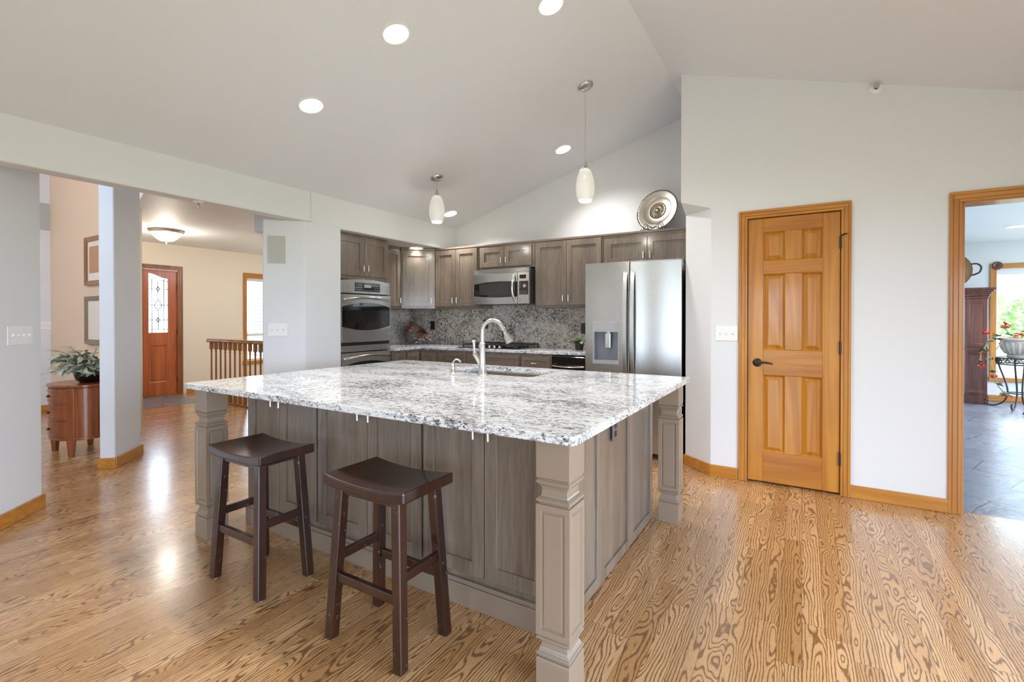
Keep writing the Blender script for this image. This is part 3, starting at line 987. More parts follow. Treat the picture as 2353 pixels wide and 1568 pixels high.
# double wall oven
t = thing('built_in_oven', 'stainless wall oven with black glass door and curved handle', 'oven', (OX, OY0, 0), PI / 2)
x0, x1 = 0.055, 0.715
def bow(x0, x1, z0f, z1f, y, d, n=16):
    """panel with curved lower and upper edges; z0f and z1f give the edge heights"""
    mb = MB()
    vv, ff = [], []
    for k in range(n + 1):
        x = x0 + (x1 - x0) * k / n
        vv += [(x, y, z0f(x)), (x, y, z1f(x)), (x, y + d, z1f(x)), (x, y + d, z0f(x))]
    for k in range(n):
        a, b = 4 * k, 4 * k + 4
        for q in range(4):
            q2 = (q + 1) % 4
            ff.append((a + q, b + q, b + q2, a + q2))
    ff += [(0, 1, 2, 3), (4 * n + 3, 4 * n + 2, 4 * n + 1, 4 * n)]
    return mb.add(vv, ff)
xm = (x0 + x1) / 2; hw = (x1 - x0) / 2
arc = lambda x: 1 - ((x - xm) / hw) ** 2
B(0.075, 0.0, 0.26, 0.68, 0.5, 1.66).build('body', M['black'], t)
bow(x0, x1, lambda x: 1.522, lambda x: 1.648 + 0.022 * arc(x), -0.035, 0.04).build('control_panel', M['steelh'], t, bevel=0.003)
MB().box(0.225, -0.038, 1.545, 0.565, -0.033, 1.637).build('display', M['blackglass'], t)
mb = MB()
for k in range(4):
    for j in range(3):
        mb.box(0.240 + k * 0.021, -0.0386, 1.556 + j * 0.024, 0.252 + k * 0.021, -0.0378, 1.566 + j * 0.024)
        mb.box(0.480 + k * 0.021, -0.0386, 1.556 + j * 0.024, 0.491 + k * 0.021, -0.0378, 1.565 + j * 0.024)
for k in range(7): mb.box(0.335 + k * 0.02, -0.0386, 1.556, 0.345 + k * 0.02, -0.0378, 1.563)
mb.build('markings', M['greyslot'], t)
B(0.35, -0.0386, 1.585, 0.44, -0.0378, 1.615).build('clock', M['steelh'], t)
def oven_door(z0, z1, zg0, zg1, sag, rise, hz, label):
    d = bow(x0, x1, lambda x: z0, lambda x: zg0 - sag * arc(x), -0.042, 0.045)
    top = bow(x0, x1, lambda x: zg1 + rise * arc(x), lambda x: z1, -0.042, 0.045)
    d.v, d.f, d.sm = d.v + top.v, d.f + [tuple(i + len(d.v) for i in q) for q in top.f], d.sm + top.sm
    d.box(x0, -0.042, zg0 - 0.002, x0 + 0.004, 0.003, zg1 + 0.002).box(x1 - 0.004, -0.042, zg0 - 0.002, x1, 0.003, zg1 + 0.002)
    dr = d.build('door', M['steelh'], t, bevel=0.002, weld=True)
    g = bow(x0 + 0.002, x1 - 0.002, lambda x: zg0 - sag * arc(x) - 0.001, lambda x: zg1 + rise * arc(x) + 0.001, -0.036, 0.03)
    g.build('glass', M['blackglass'], dr)
    bow(x0, x1, lambda x: zg0 - sag * arc(x) - 0.008, lambda x: zg0 - sag * arc(x), -0.045, 0.006).build('lower_rim', M['chrome'], dr)
    pts = [(x0 + 0.02 + (x1 - x0 - 0.04) * k / 14, -0.045 - 0.05 * math.sin(PI * k / 14) ** 0.6, hz + 0.030 * arc(x0 + 0.02 + (x1 - x0 - 0.04) * k / 14)) for k in range(15)]
    MB().tube(pts, 0.012, 12).build('handle', M['chrome'], dr)
    return dr
oven_door(1.020, 1.508, 1.185, 1.380, 0.045, 0.045, 1.452, 'upper')
B(x0, -0.020, 0.985, x1, 0.0, 1.020).build('vent_slot', M['black'], t)
B(x0, -0.036, 0.925, x1, 0.0, 0.985).build('trim_strip', M['steelh'], t, bevel=0.002)
oven_door(0.33, 0.912, 0.47, 0.775, 0.04, 0.045, 0.852, 'lower')

# microwave
t = thing('microwave', 'stainless over the range microwave with curved black window', 'microwave', K(-1.467, 0.28), TH)
mw = 0.716
B(0.0, 0.012, 1.425, mw, 0.42, 1.812).build('body', M['black'], t, bevel=0.003)
mb = MB()
for k in range(4): mb.box(0, -0.012 + 0.002 * k, 1.772 + k * 0.0125, mw, 0.03, 1.780 + k * 0.0125)
mb.build('vent_grille', M['steelh'], t, bevel=0.001)
bx0, bx1 = 0.0, 0.575
bm_, bh = (bx0 + bx1) / 2 + 0.06, (bx1 - bx0) / 2 + 0.06
barc = lambda x: 1 - ((x - bm_) / bh) ** 2
d = bow(bx0, bx1, lambda x: 1.425, lambda x: 1.518 - 0.020 * barc(x), -0.014, 0.028)
tp = bow(bx0, bx1, lambda x: 1.648 + 0.030 * barc(x), lambda x: 1.768, -0.014, 0.028)
n0 = len(d.v); d.v += tp.v; d.f += [tuple(i + n0 for i in q) for q in tp.f]; d.sm += tp.sm
d.box(bx0, -0.014, 1.50, bx0 + 0.003, 0.014, 1.66).box(bx1 - 0.003, -0.013, 1.50, bx1 - 0.0005, 0.014, 1.66)
dr = d.build('door', M['steelh'], t, bevel=0.0015)
bow(bx0 + .001, bx1 + 0.02, lambda x: 1.517 - 0.020 * barc(x), lambda x: 1.649 + 0.030 * barc(x), -0.010, 0.02).build('glass', M['blackglass'], dr)
B(0.075, -0.0115, 1.53, 0.46, -0.0095, 1.655).build('inner_window', plain('smoked inner window', (0.05, 0.045, 0.04), 0.25), dr)
pts = [(0.545 - 0.012 * math.sin(PI * k / 12), -0.016 - 0.045 * math.sin(PI * k / 12) ** 0.7, 1.448 + 0.300 * k / 12) for k in range(13)]
MB().tube(pts, 0.0115, 12).build('handle', M['chrome'], dr)
cp = MB().box(0.580, -0.014, 1.425, mw, 0.014, 1.768).build('control_panel', M['steelh'], t, bevel=0.002)
B(0.598, -0.017, 1.525, mw - 0.008, -0.013, 1.672).build('keypad', M['brownplate'], t)
B(0.603, -0.0165, 1.700, mw - 0.035, -0.0135, 1.742).build('display', M['blackglass'], t)
mb = MB()
for j in range(3):
    for k in range(5): mb.box(0.606 + k * 0.018, -0.0178, 1.533 + j * 0.014, 0.617 + k * 0.018, -0.0168, 1.537 + j * 0.014)
for j in range(3): mb.box(0.604, -0.0178, 1.60 + j * 0.022, 0.618, -0.0168, 1.605 + j * 0.022)
mb.build('markings', M['greyslot'], t)
kb = MB(); kb.M = Matrix.Translation((0.672, -0.014, 1.618)) @ Matrix.Rotation(PI / 2, 4, 'X')
kb.lathe([(0, 0.024), (0.018, 0.024), (0.021, 0.018), (0.021, 0.0)], 24)
kb.build('knob', M['chrome'], t)
kb = MB(); kb.M = Matrix.Translation((0.042, -0.014, 1.462)) @ Matrix.Rotation(PI / 2, 4, 'X')
kb.lathe([(0, 0.002), (0.006, 0.002), (0.007, 0.0)], 18).build('badge', M['greyslot'], t)

# backsplash slabs
a0, a1 = K(-2.92, 0.705), K(0.0, 0.705)
t = tag(MB().box(-2.82, 0.0, CT, 0.0, 0.014, 1.42).box(-1.476, 0.0, 1.42, -0.748, 0.014, 1.44).build('backsplash', M['splash'], None, loc=K(0, 0.705), rotz=TH), 'busy brown and grey granite slab behind the cooktop', 'backsplash')
tag(B(-4.62, 3.87, CT, -4.606, 4.885, 1.42).build('backsplash', M['splash']), 'short granite slab on the wall beside the ovens', 'backsplash')

# L shaped worktop
mb = MB()
k0, k1, k2, k3 = K(-0.012, 0.055), K(-0.012, 0.705), K(-3.0, 0.705), K(-2.08, 0.055)
t = tag(MB().prism([(-4.605, 3.867), (-3.86, 3.867), (-3.86, k3.y + 0.01 - 0.0), (k3.x + 0.15, k3.y + 0.006), (k0.x, k0.y), (k1.x, k1.y), (-4.605, K(-2.84, 0.703).y)], CT - 0.032, CT).build('worktop', M['granite'], bevel=0.004),
        'L shaped speckled granite worktop along the back wall', 'worktop')

# base cabinets, back run
def base(label, u0, u1, fronts, name='base_cabinet', v=0.085, depth=0.59):
    t = thing(name, label, 'cabinet', K(u0, v), TH, 'base cabinets under the back worktop')
    w = u1 - u0
    MB().box(0, 0, 0.10, w, depth, CT - 0.033).box(0, 0.06, 0, w, depth, 0.10).build('carcass', M['cab'], t, bevel=0.002)
    for kind, x0, x1, z0, z1, hx, hz in fronts:
        if kind == 'drawer':
            d = slab_front(t, x0 - u0, x1 - u0, z0, z1)
            if hx is not None: pull(d, hx - u0, (z0 + z1) / 2, 0.06, False)
        else:
            d = shaker(t, x0 - u0, x1 - u0, z0, z1)
            if hx is not None: pull(d, hx - u0, hz)
    return t
base('taupe base cabinet with drawer left of the cooktop', -1.845, -1.452, [('drawer', -1.816, -1.482, 0.735, 0.876, -1.649, 0), ('door', -1.816, -1.482, 0.13, 0.715, -1.52, 0.64)])
base('wide taupe base cabinet with blank drawer front under the cooktop', -1.450, -0.752, [('drawer', -1.420, -0.770, 0.735, 0.876, None, 0), ('door', -1.420, -1.10, 0.13, 0.715, -1.13, 0.64), ('door', -1.095, -0.770, 0.13, 0.715, -1.06, 0.64)])
base('taupe base cabinet with drawer right of the cooktop', -0.750, -0.397, [('drawer', -0.737, -0.415, 0.735, 0.868, -0.575, 0), ('door', -0.737, -0.415, 0.13, 0.715, -0.45, 0.64)])
t = thing('base_cabinet', 'corner base cabinet with panelled doors meeting in the inside corner', 'cabinet', (0, 0, 0), 0, 'base cabinets under the back worktop')
kc = K(-1.847, 0.085)
kd = K(-1.847, 0.66)
MB().prism([(-4.60, 4.055), (-3.885, 4.055), (-3.885, K(-2.11, 0.085).y), (kc.x, kc.y), (kd.x, kd.y), (-4.60, K(-2.85, 0.66).y)], 0.0, CT - 0.033).build('carcass', M['cab'], t, bevel=0.002)
mb = MB(); mb.M = Matrix.Translation((-3.885, 4.06, 0)) @ Matrix.Rotation(PI / 2, 4, 'Z')
def shaker_mb(mb, x0, x1, z0, z1, rail=0.05):
    y, tt = -0.020, 0.019
    mb.ring([(x0, y, z0), (x1, y, z0), (x1, y, z1), (x0, y, z1)], [(x0 + rail, y, z0 + rail), (x1 - rail, y, z0 + rail), (x1 - rail, y, z1 - rail), (x0 + rail, y, z1 - rail)], (0, tt, 0))
    mb.box(x0 + rail - .004, y + .009, z0 + rail - .004, x1 - rail + .004, y + tt - .002, z1 - rail + .004)
shaker_mb(mb, 0.01, 0.215, 0.13, 0.868)
mb.build('door', M['cab'], t, bevel=0.0018)
mb = MB(); mb.M = Matrix.Translation(kc) @ Matrix.Rotation(TH, 4, 'Z')
shaker_mb(mb, -0.235, -0.012, 0.13, 0.868)
mb.build('door', M['cab'], t, bevel=0.0018)
t = thing('base_cabinet', 'narrow base cabinet with small drawer next to the ovens', 'cabinet', (-3.885, 3.868, 0), PI / 2, 'base cabinets under the back worktop')
MB().box(0, 0, 0.10, 0.185, 0.70, CT - 0.033).box(0, 0.06, 0, 0.185, 0.70, 0.10).build('carcass', M['cab'], t, bevel=0.002)
d = slab_front(t, 0.012, 0.172, 0.735, 0.872, 0.03); pull(d, 0.092, 0.803, 0.055, False)
d = shaker(t, 0.012, 0.172, 0.13, 0.715, 0.04)

# black dishwasher like appliance beside the refrigerator
t = thing('dishwasher', 'black dishwasher tucked between drawers and refrigerator', 'dishwasher', K(-0.393, 0.085), TH)
B(0, 0.0, 0.10, 0.372, 0.58, 0.893).build('body', M['black'], t)
B(0.004, -0.028, 0.13, 0.368, 0.0, 0.80).build('door', M['blackglass'], t, bevel=0.004)
B(0.004, -0.028, 0.805, 0.368, 0.0, 0.888).build('control_panel', M['blackglass'], t, bevel=0.008)
MB().tube([(0.02 + 0.332 * k / 10, -0.040 - 0.018 * math.sin(PI * k / 10), 0.790 - 0.006 * math.sin(PI * k / 10)) for k in range(11)], 0.007, 8).build('handle', M['chrome'], t)
MB().box(0.02, 0.06, 0, 0.35, 0.5, 0.10).build('kickplate', M['black'], t)

# gas cooktop
t = thing('cooktop', 'black gas cooktop with iron grates on the back worktop', 'cooktop', K(-1.575, 0.10, CT), TH)
B(0, 0, 0.0, 0.79, 0.52, 0.010).build('glass_top', M['blackglass'], t, bevel=0.003)
for gx in (0.012, 0.268, 0.524):
    mb = MB(); w = 0.252
    for y in (0.085, 0.50): mb.box(gx, y, 0.030, gx + w, y + 0.014, 0.046)
    for x in (gx, gx + w - 0.014): mb.box(x, 0.085, 0.030, x + 0.014, 0.514, 0.046)
    for k in range(3): mb.box(gx + 0.05 + k * 0.07, 0.09, 0.032, gx + 0.062 + k * 0.07, 0.51, 0.048)
    mb.box(gx, 0.295, 0.032, gx + w, 0.307, 0.048)
    for x in (gx + 0.002, gx + w - 0.016):
        for y in (0.087, 0.498): mb.box(x, y, 0.010, x + 0.012, y + 0.012, 0.030)
    mb.build('grate', M['iron'], t, bevel=0.002)
for bx, by, r in ((0.138, 0.19, 0.05), (0.138, 0.41, 0.04), (0.394, 0.30, 0.06), (0.65, 0.19, 0.04), (0.65, 0.41, 0.05)):
    MB().lathe([(0, 0.026), (r * 0.7, 0.026), (r * 0.75, 0.020), (r, 0.018), (r, 0.010)], 24, (bx, by, 0)).build('burner', M['iron'], t)
for k in range(5):
    MB().lathe([(0, 0.034), (0.012, 0.034), (0.016, 0.028), (0.018, 0.010)], 18, (0.27 + k * 0.065, 0.042, 0)).build('knob', M['chrome'], t)

# refrigerator
t = thing('refrigerator', 'stainless french door refrigerator with ice and water dispenser', 'refrigerator', K(-0.009, 0.0), TH)
FW, FT = 0.882, 1.780
B(0.006, 0.085, 0.02, FW - 0.006, 0.70, FT - 0.012).build('body', plain('dark brown side panel', srgb(70, 58, 52), 0.45), t, bevel=0.004)
def fridge_door(a, b, z0, z1):
    """gently bowed door front"""
    n = 14
    pts = [(a + (b - a) * k / n, -0.028 * math.sin(PI * min(1, max(0, ((a + (b - a) * k / n)) / FW)))) for k in range(n + 1)]
    return [(p[0], p[1]) for p in pts] + [(b, 0.075), (a, 0.075)]
dl = MB()
# left door with a rectangular recess for the dispenser
RX0, RX1, RZ0, RZ1 = 0.088, 0.332, 0.868, 1.232
for (a, b, z0, z1) in ((0.0, RX0, 0.69, FT), (RX1, 0.430, 0.69, FT), (RX0, RX1, 0.69, RZ0), (RX0, RX1, RZ1, FT)):
    dl.prism(fridge_door(a, b, z0, z1), z0, z1, True)
dl = dl.build('door', M['steel'], t, bevel=0.0)
dr_ = MB().prism(fridge_door(0.436, FW, 0.69, FT), 0.69, FT, True).build('door', M['steel'], t, bevel=0.004)
MB().prism(fridge_door(0.001, FW - 0.001, 0, 0), FT, FT + 0.004).build('door_cap', M['nickel'], t)
fz = MB().prism(fridge_door(0.0, FW, 0, 0), 0.06, 0.682, True).build('freezer_drawer', M['steel'], t, bevel=0.004)
MB().tube([(0.06 + 0.76 * k / 10, -0.030 - 0.05 * math.sin(PI * k / 10) ** 0.5, 0.62) for k in range(11)], 0.012, 10).build('handle', M['chrome'], fz)
def bar_handle(x, parent):
    mb = MB()
    n = 20
    vv, ff = [], []
    w = 0.0165
    for k in range(n + 1):
        q = k / n
        z, y = 0.735 + (1.690 - 0.735) * q, -0.042 - 0.042 * math.sin(PI * q) ** 0.55
        vv += [(x - w, y, z), (x + w, y, z), (x + w, y + 0.018, z), (x - w, y + 0.018, z)]
    for k in range(n):
        a, b = 4 * k, 4 * k + 4
        for q in range(4):
            q2 = (q + 1) % 4
            ff.append((a + q, a + q2, b + q2, b + q))
    ff += [(3, 2, 1, 0), (4 * n, 4 * n + 1, 4 * n + 2, 4 * n + 3)]
    mb.add(vv, ff, True)
    mb.box(x - 0.012, -0.046, 0.735, x + 0.012, 0.0, 0.77).box(x - 0.012, -0.046, 1.655, x + 0.012, 0.0, 1.69)
    return mb.build('handle', M['steelh'], parent)
bar_handle(0.399, dl); bar_handle(0.464, dr_)
ds = MB().ring([(RX0 - .006, -0.026, RZ0 - .03), (RX1 + .006, -0.026, RZ0 - .03), (RX1 + .006, -0.026, RZ1 + .006), (RX0 - .006, -0.026, RZ1 + .006)], [(RX0 + .008, -0.026, RZ0 + .008), (RX1 - .008, -0.026, RZ0 + .008), (RX1 - .008, -0.026, RZ1 - .095), (RX0 + .008, -0.026, RZ1 - .095)], (0, 0.04, 0)).build('dispenser_frame', M['panelgrey'], t, bevel=0.002)
MB().box(RX0, 0.055, RZ0, RX1, 0.07, RZ1).box(RX0, -0.005, RZ0, RX0 + 0.01, 0.06, RZ1).box(RX1 - 0.01, -0.005, RZ0, RX1, 0.06, RZ1).build('dispenser_recess', plain('grey recess', srgb(132, 134, 140), 0.35, 0.4), t)
MB().box(0.196, -0.004, RZ1 - 0.245, 0.246, 0.012, RZ1 - 0.105).box(0.206, 0.0, RZ1 - 0.11, 0.236, 0.03, RZ1 - 0.085).build('dispenser_paddle', M['chrome'], t, bevel=0.004)
mb = MB()
for k in range(4):
    mb.box(0.115, -0.0275, RZ1 - 0.028 - k * 0.014, 0.128, -0.026, RZ1 - 0.025 - k * 0.014).box(0.290, -0.0275, RZ1 - 0.028 - k * 0.014, 0.305, -0.026, RZ1 - 0.025 - k * 0.014)
mb.box(0.20, -0.0275, RZ1 - 0.075, 0.215, -0.026, RZ1 - 0.068).build('markings', M['greyslot'], t)

# ================================================================== island
IX0, IX1, IY0, IY1, IT = -3.057, -0.610, 1.384, 3.188, 0.892
SX0, SX1, SY0, SY1 = -2.13, -1.47, 2.655, 3.075
mb = MB()
def rrect(x0, y0, x1, y1, r, n=4):
    pts = []
    for cx_, cy_, a in ((x1 - r, y1 - r, 0), (x0 + r, y1 - r, PI / 2), (x0 + r, y0 + r, PI), (x1 - r, y0 + r, 1.5 * PI)):
        for k in range(n + 1): pts.append((cx_ + r * math.cos(a + PI / 2 * k / n), cy_ + r * math.sin(a + PI / 2 * k / n)))
    return pts
outr = rrect(IX0, IY0, IX1, IY1, 0.018)
inr = rrect(SX0, SY0, SX1, SY1, 0.05)
mb.ring([(p[0], p[1], IT - 0.031) for p in outr], [(p[0], p[1], IT - 0.031) for p in inr], (0, 0, 0.031))
tag(mb.build('island_worktop', M['granite'], bevel=0.004, seg=3), 'large white and grey speckled granite top of the kitchen island', 'worktop')

# undermount sink
t = thing('sink', 'stainless undermount sink set into the island worktop', 'sink', (0, 0, IT - 0.031))
bo = rrect(SX0 - 0.012, SY0 - 0.012, SX1 + 0.012, SY1 + 0.012, 0.05); bi = rrect(SX0 + 0.0, SY0 + 0.0, SX1 - 0.0, SY1 - 0.0, 0.05)
b3 = rrect(SX0 + 0.02, SY0 + 0.02, SX1 - 0.02, SY1 - 0.02, 0.06)
n = len(bo)
vv = [(*p, -0.001) for p in bo] + [(*p, -0.001) for p in bi] + [(*p, -0.19) for p in b3]
ff = []
for l in range(2):
    for k in range(n):
        k2 = (k + 1) % n
        ff.append((l * n + k, l * n + k2, (l + 1) * n + k2, (l + 1) * n + k))
ff.append(tuple(2 * n + k for k in range(n)))
MB().add(vv, ff).build('basin', M['steelh'], t, solid=0.002)
MB().lathe([(0, -0.186), (0.03, -0.186), (0.045, -0.184), (0.046, -0.189)], 24, ((SX0 + SX1) / 2, (SY0 + SY1) / 2, 0)).build('drain', M['chrome'], t)

# faucet
t = thing('faucet', 'tall satin nickel gooseneck faucet with pull down spray head', 'faucet', (-1.805, 2.60, IT))
MB().lathe([(0, 0.0), (0.034, 0.0), (0.034, 0.008), (0.028, 0.020), (0.022, 0.07), (0.019, 0.14), (0.0185, 0.20), (0.021, 0.204), (0.021, 0.212), (0.017, 0.216)], 28).build('body', M['nickel'], t)
sp = [(0, 0, 0.20), (0, 0, 0.285)]
R = 0.076
for k in range(1, 15):
    a = PI * k / 16.0
    sp.append((R - R * math.cos(a), 0.018 * k / 14, 0.285 + R * math.sin(a)))
MB().tube(sp, 0.0135, 16).build('spout', M['nickel'], t)
e = Vector(sp[-1]); d = (e - Vector(sp[-2])).normalized()
h = MB()
for p0_, p1_, ra, rb in ((0, .008, .015, .0175), (.008, .012, .0175, .0155), (.012, .05, .0155, .018), (.05, .105, .018, .0265), (.105, .11, .0265, .022)):
    h.tube([e + d * p0_, e + d * p1_], [ra, rb], 20)
h.build('spray_head', M['nickel'], t)
q = e + d * 0.045
MB().box(-0.006, -0.004, -0.02, 0.006, 0.004, 0.02).build('spray_button', M['black'], t, loc=(q.x - 0.012, q.y - 0.014, q.z))
MB().tube([(-0.004, 0, 0.045), (-0.030, -0.004, 0.10), (-0.052, -0.006, 0.135), (-0.058, -0.006, 0.150)], [0.012, 0.015, 0.017, 0.012], 14).build('lever_base', M['nickel'], t)
MB().tube([(-0.057, -0.006, 0.148), (-0.060, -0.006, 0.165), (-0.063, -0.006, 0.21), (-0.064, -0.006, 0.222), (-0.064, -0.006, 0.228)], [0.010, 0.008, 0.010, 0.014, 0.009], 14).build('lever', M['nickel'], t)

t = thing('soap_dispenser', 'small satin nickel soap dispenser left of the faucet', 'soap dispenser', (-2.050, 2.60, IT))
MB().lathe([(0, 0), (0.024, 0.0), (0.024, 0.006), (0.016, 0.018), (0.013, 0.045), (0.015, 0.050), (0.015, 0.062), (0.010, 0.068), (0, 0.068)], 24).build('body', M['nickel'], t)
MB().tube([(0, 0, 0.06), (0.006, 0.002, 0.080), (0.022, 0.006, 0.092), (0.042, 0.012, 0.088), (0.056, 0.016, 0.074)], 0.006, 10).build('spout', M['nickel'], t)

# island cabinets facing the stools
ZT = IT - 0.033
def island_cab(label, xa, xs, xb):
    t = thing('island_cabinet', label, 'cabinet', (xa, 1.70, 0), 0, 'island cabinets facing the stools')
    w = xb - xa
    B(0, 0, 0.10, w, 0.62, ZT).build('carcass', M['cab'], t, bevel=0.001)
    for x0, x1, side in ((0.007, xs - xa - 0.0025, 1), (xs - xa + 0.0025, w - 0.007, 0)):
        d = shaker(t, x0, x1, 0.150, 0.845, 0.062)
        pull(d, (x1 - 0.036) if side else (x0 + 0.036), 0.788, 0.072)
    return t
island_cab('island cabinet behind the left bar stool', -2.918, -2.603, -2.262)
island_cab('island cabinet at the middle between the two bar stools', -2.260, -1.871, -1.508)
island_cab('island cabinet behind the right stool next to the near corner post', -1.506, -1.158, -0.846)
tag(B(-2.955, 1.70, 0.0, -2.920, 3.06, ZT).build('island_end_panel', M['cab'], bevel=0.002), 'plain taupe end panel closing the far left of the island', 'panel')
t = thing('island_back_cabinet', 'taupe sink cabinet on the range side of the island', 'cabinet', (-2.918, 2.325, 0))
MB().box(0, 0, 0.10, 0.74, 0.735, ZT).box(1.50, 0, 0.10, 2.072, 0.735, ZT).box(0.74, 0.0, 0.10, 1.50, 0.735, 0.62).box(0.74, 0.71, 0.62, 1.50, 0.735, ZT).box(0, 0, 0, 2.072, 0.68, 0.10).build('carcass', M['cab'], t)
# skirting with a small moulding
t = thing('island_skirting', 'taupe skirting board with moulding along the foot of the island', 'skirting', (0, 0, 0))
MB().box(-2.955, 1.684, 0.0, -0.81, 1.6985, 0.088).build('board', M['post'], t, bevel=0.002)
MB().box(-2.955, 1.680, 0.088, -0.81, 1.6985, 0.096).box(-2.955, 1.688, 0.096, -0.81, 1.6985, 0.112).box(-2.955, 1.682, 0.112, -0.81, 1.6985, 0.118).build('moulding', M['post'], t, bevel=0.002)

# right end of the island: three shaker panels (faces +x)
t = thing('island_side_panel', 'grey taupe island end with three recessed panels facing the pantry', 'panel', (-0.832, 1.70, 0), PI / 2)
pw = 0.453
B(0, 0.0, 0.0, 1.365, 0.012, ZT).build('backing', M['cab'], t)
for k in range(3):
    d = shaker(t, 0.002 + k * pw, pw * (k + 1), 0.004, ZT - 0.002, 0.05, name='panel', rec=0.012)
B(1.360, -0.014, 0.0, 1.372, 0.012, ZT).build('edge_strip', plain('dark brown edge', srgb(78, 52, 38), 0.5), t)  # dark brown strip along the far edge of the panels

# turned square posts
def island_post(label, x, y):
    t = thing('island_post', label, 'post', (x, y, 0), 0, 'island corner posts')
    w = 0.124
    def blk(mb, prof):
        for (h0, z0), (h1, z1) in zip(prof[:-1], prof[1:]):
            if abs(z1 - z0) < 1e-6: continue
            mb.hexa([(-h0, -h0, z0), (h0, -h0, z0), (h0, h0, z0), (-h0, h0, z0)], [(-h1, -h1, z1), (h1, -h1, z1), (h1, h1, z1), (-h1, h1, z1)])
        return mb
    h = w / 2
    blk(MB(), [(h, 0), (h, 0.118), (h - .003, .121)]).build('plinth', M['post'], t, bevel=0.002)
    collar = [(h - .007, 0.120), (h - .007, 0.124), (h - .003, 0.126), (h, 0.130), (h, 0.137), (h - .006, 0.141), (h - .008, 0.146), (h - .013, 0.156), (h - .015, 0.170), (h - .015, 0.178), (h - .004, 0.181), (h, 0.184), (h, 0.190), (h - .006, 0.194), (h - .006, 0.198)]
    blk(MB(), collar).build('lower_collar', M['post'], t, bevel=0.001)
    # shaft with raised-and-fielded panels
    mb = MB().box(-h + .012, -h + .012, 0.198, h - .012, h - .012, 0.640)
    for a in range(4):
        mb.M = Matrix.Rotation(a * PI / 2, 4, 'Z')
        z0, z1 = 0.198, 0.640
        L = [(h, 0.0, 0.0), (h - 0.018, 0.020, 0.0), (h - 0.021, 0.023, 0.006), (h - 0.026, 0.028, 0.006), (h - 0.030, 0.032, 0.0015)]
        rings = [[(-hh, -h + dep, z0 + dz), (hh, -h + dep, z0 + dz), (hh, -h + dep, z1 - dz), (-hh, -h + dep, z1 - dz)] for hh, dz, dep in L]
        vv = [p for r_ in rings for p in r_]; ff = []
        for l in range(len(L) - 1):
            for k in range(4):
                k2 = (k + 1) % 4
                ff.append((l * 4 + k, l * 4 + k2, l * 4 + 4 + k2, l * 4 + 4 + k))
        b = (len(L) - 1) * 4
        ff.append((b, b + 1, b + 2, b + 3))
        mb.add(vv, ff)
    mb.M = Matrix.Identity(4)
    mb.add([(-h, -h, 0.198), (h, -h, 0.198), (h, h, 0.198), (-h, h, 0.198), (-h, -h, 0.64), (h, -h, 0.64), (h, h, 0.64), (-h, h, 0.64)], [(0, 3, 2, 1), (4, 5, 6, 7)])
    mb.build('shaft', M['post'], t)
    up_ = [(h - .006, 0.640), (h - .006, 0.645), (h, 0.649), (h, 0.656), (h - .005, 0.660), (h - .012, 0.664), (h - .015, 0.672), (h - .015, 0.690), (h - .012, 0.700), (h - .007, 0.704), (h - .007, 0.708), (h, 0.711), (h, 0.719), (h - .004, 0.722), (h - .006, 0.726)]
    blk(MB(), up_).build('upper_collar', M['post'], t, bevel=0.001)
    blk(MB(), [(h - .003, 0.726), (h, 0.729), (h, ZT)]).build('top_block', M['post'], t, bevel=0.002)
    return t
post = island_post('taupe square island post at the near right corner', -0.646 - 0.062, 1.426 + 0.062)
dup(post, (-3.021 + 0.062, 1.426 + 0.062, 0), label='taupe square island post behind the left bar stool')
dup(post, (-0.646 - 0.062, 3.156 - 0.062, 0), label='taupe square island post nearest the refrigerator')

# outlet on the island panel
def outlet(name, label, loc, rotz, mat, cat='outlet', group=None):
    t = thing(name, label, cat, loc, rotz, group)
    B(-0.036, -0.006, -0.058, 0.036, 0, 0.058).build('cover_plate', M[mat], t, bevel=0.003)
    mb = MB()
    for dz in (-0.022, 0.022): mb.box(-0.016, -0.0085, dz - 0.015, 0.016, -0.004, dz + 0.015)
    mb.build('receptacle', M['black' if mat != 'x' else 'steelh'], t, bevel=0.003)
    return t
outlet('outlet', 'grey metal outlet on the island side panel under the granite', (-0.8115, 2.335, 0.705), PI / 2, 'outletgrey')
outlet('outlet', 'dark brown outlet on the backsplash near the flower pot', K(-2.405, 0.704, 1.172), TH, 'brownplate')
outlet('outlet', 'dark brown outlet on the backsplash behind the faucet', K(-1.574, 0.704, 1.194), TH, 'brownplate')
outlet('outlet', 'dark brown outlet on the backsplash next to the refrigerator', K(-0.285, 0.704, 1.153), TH, 'brownplate')

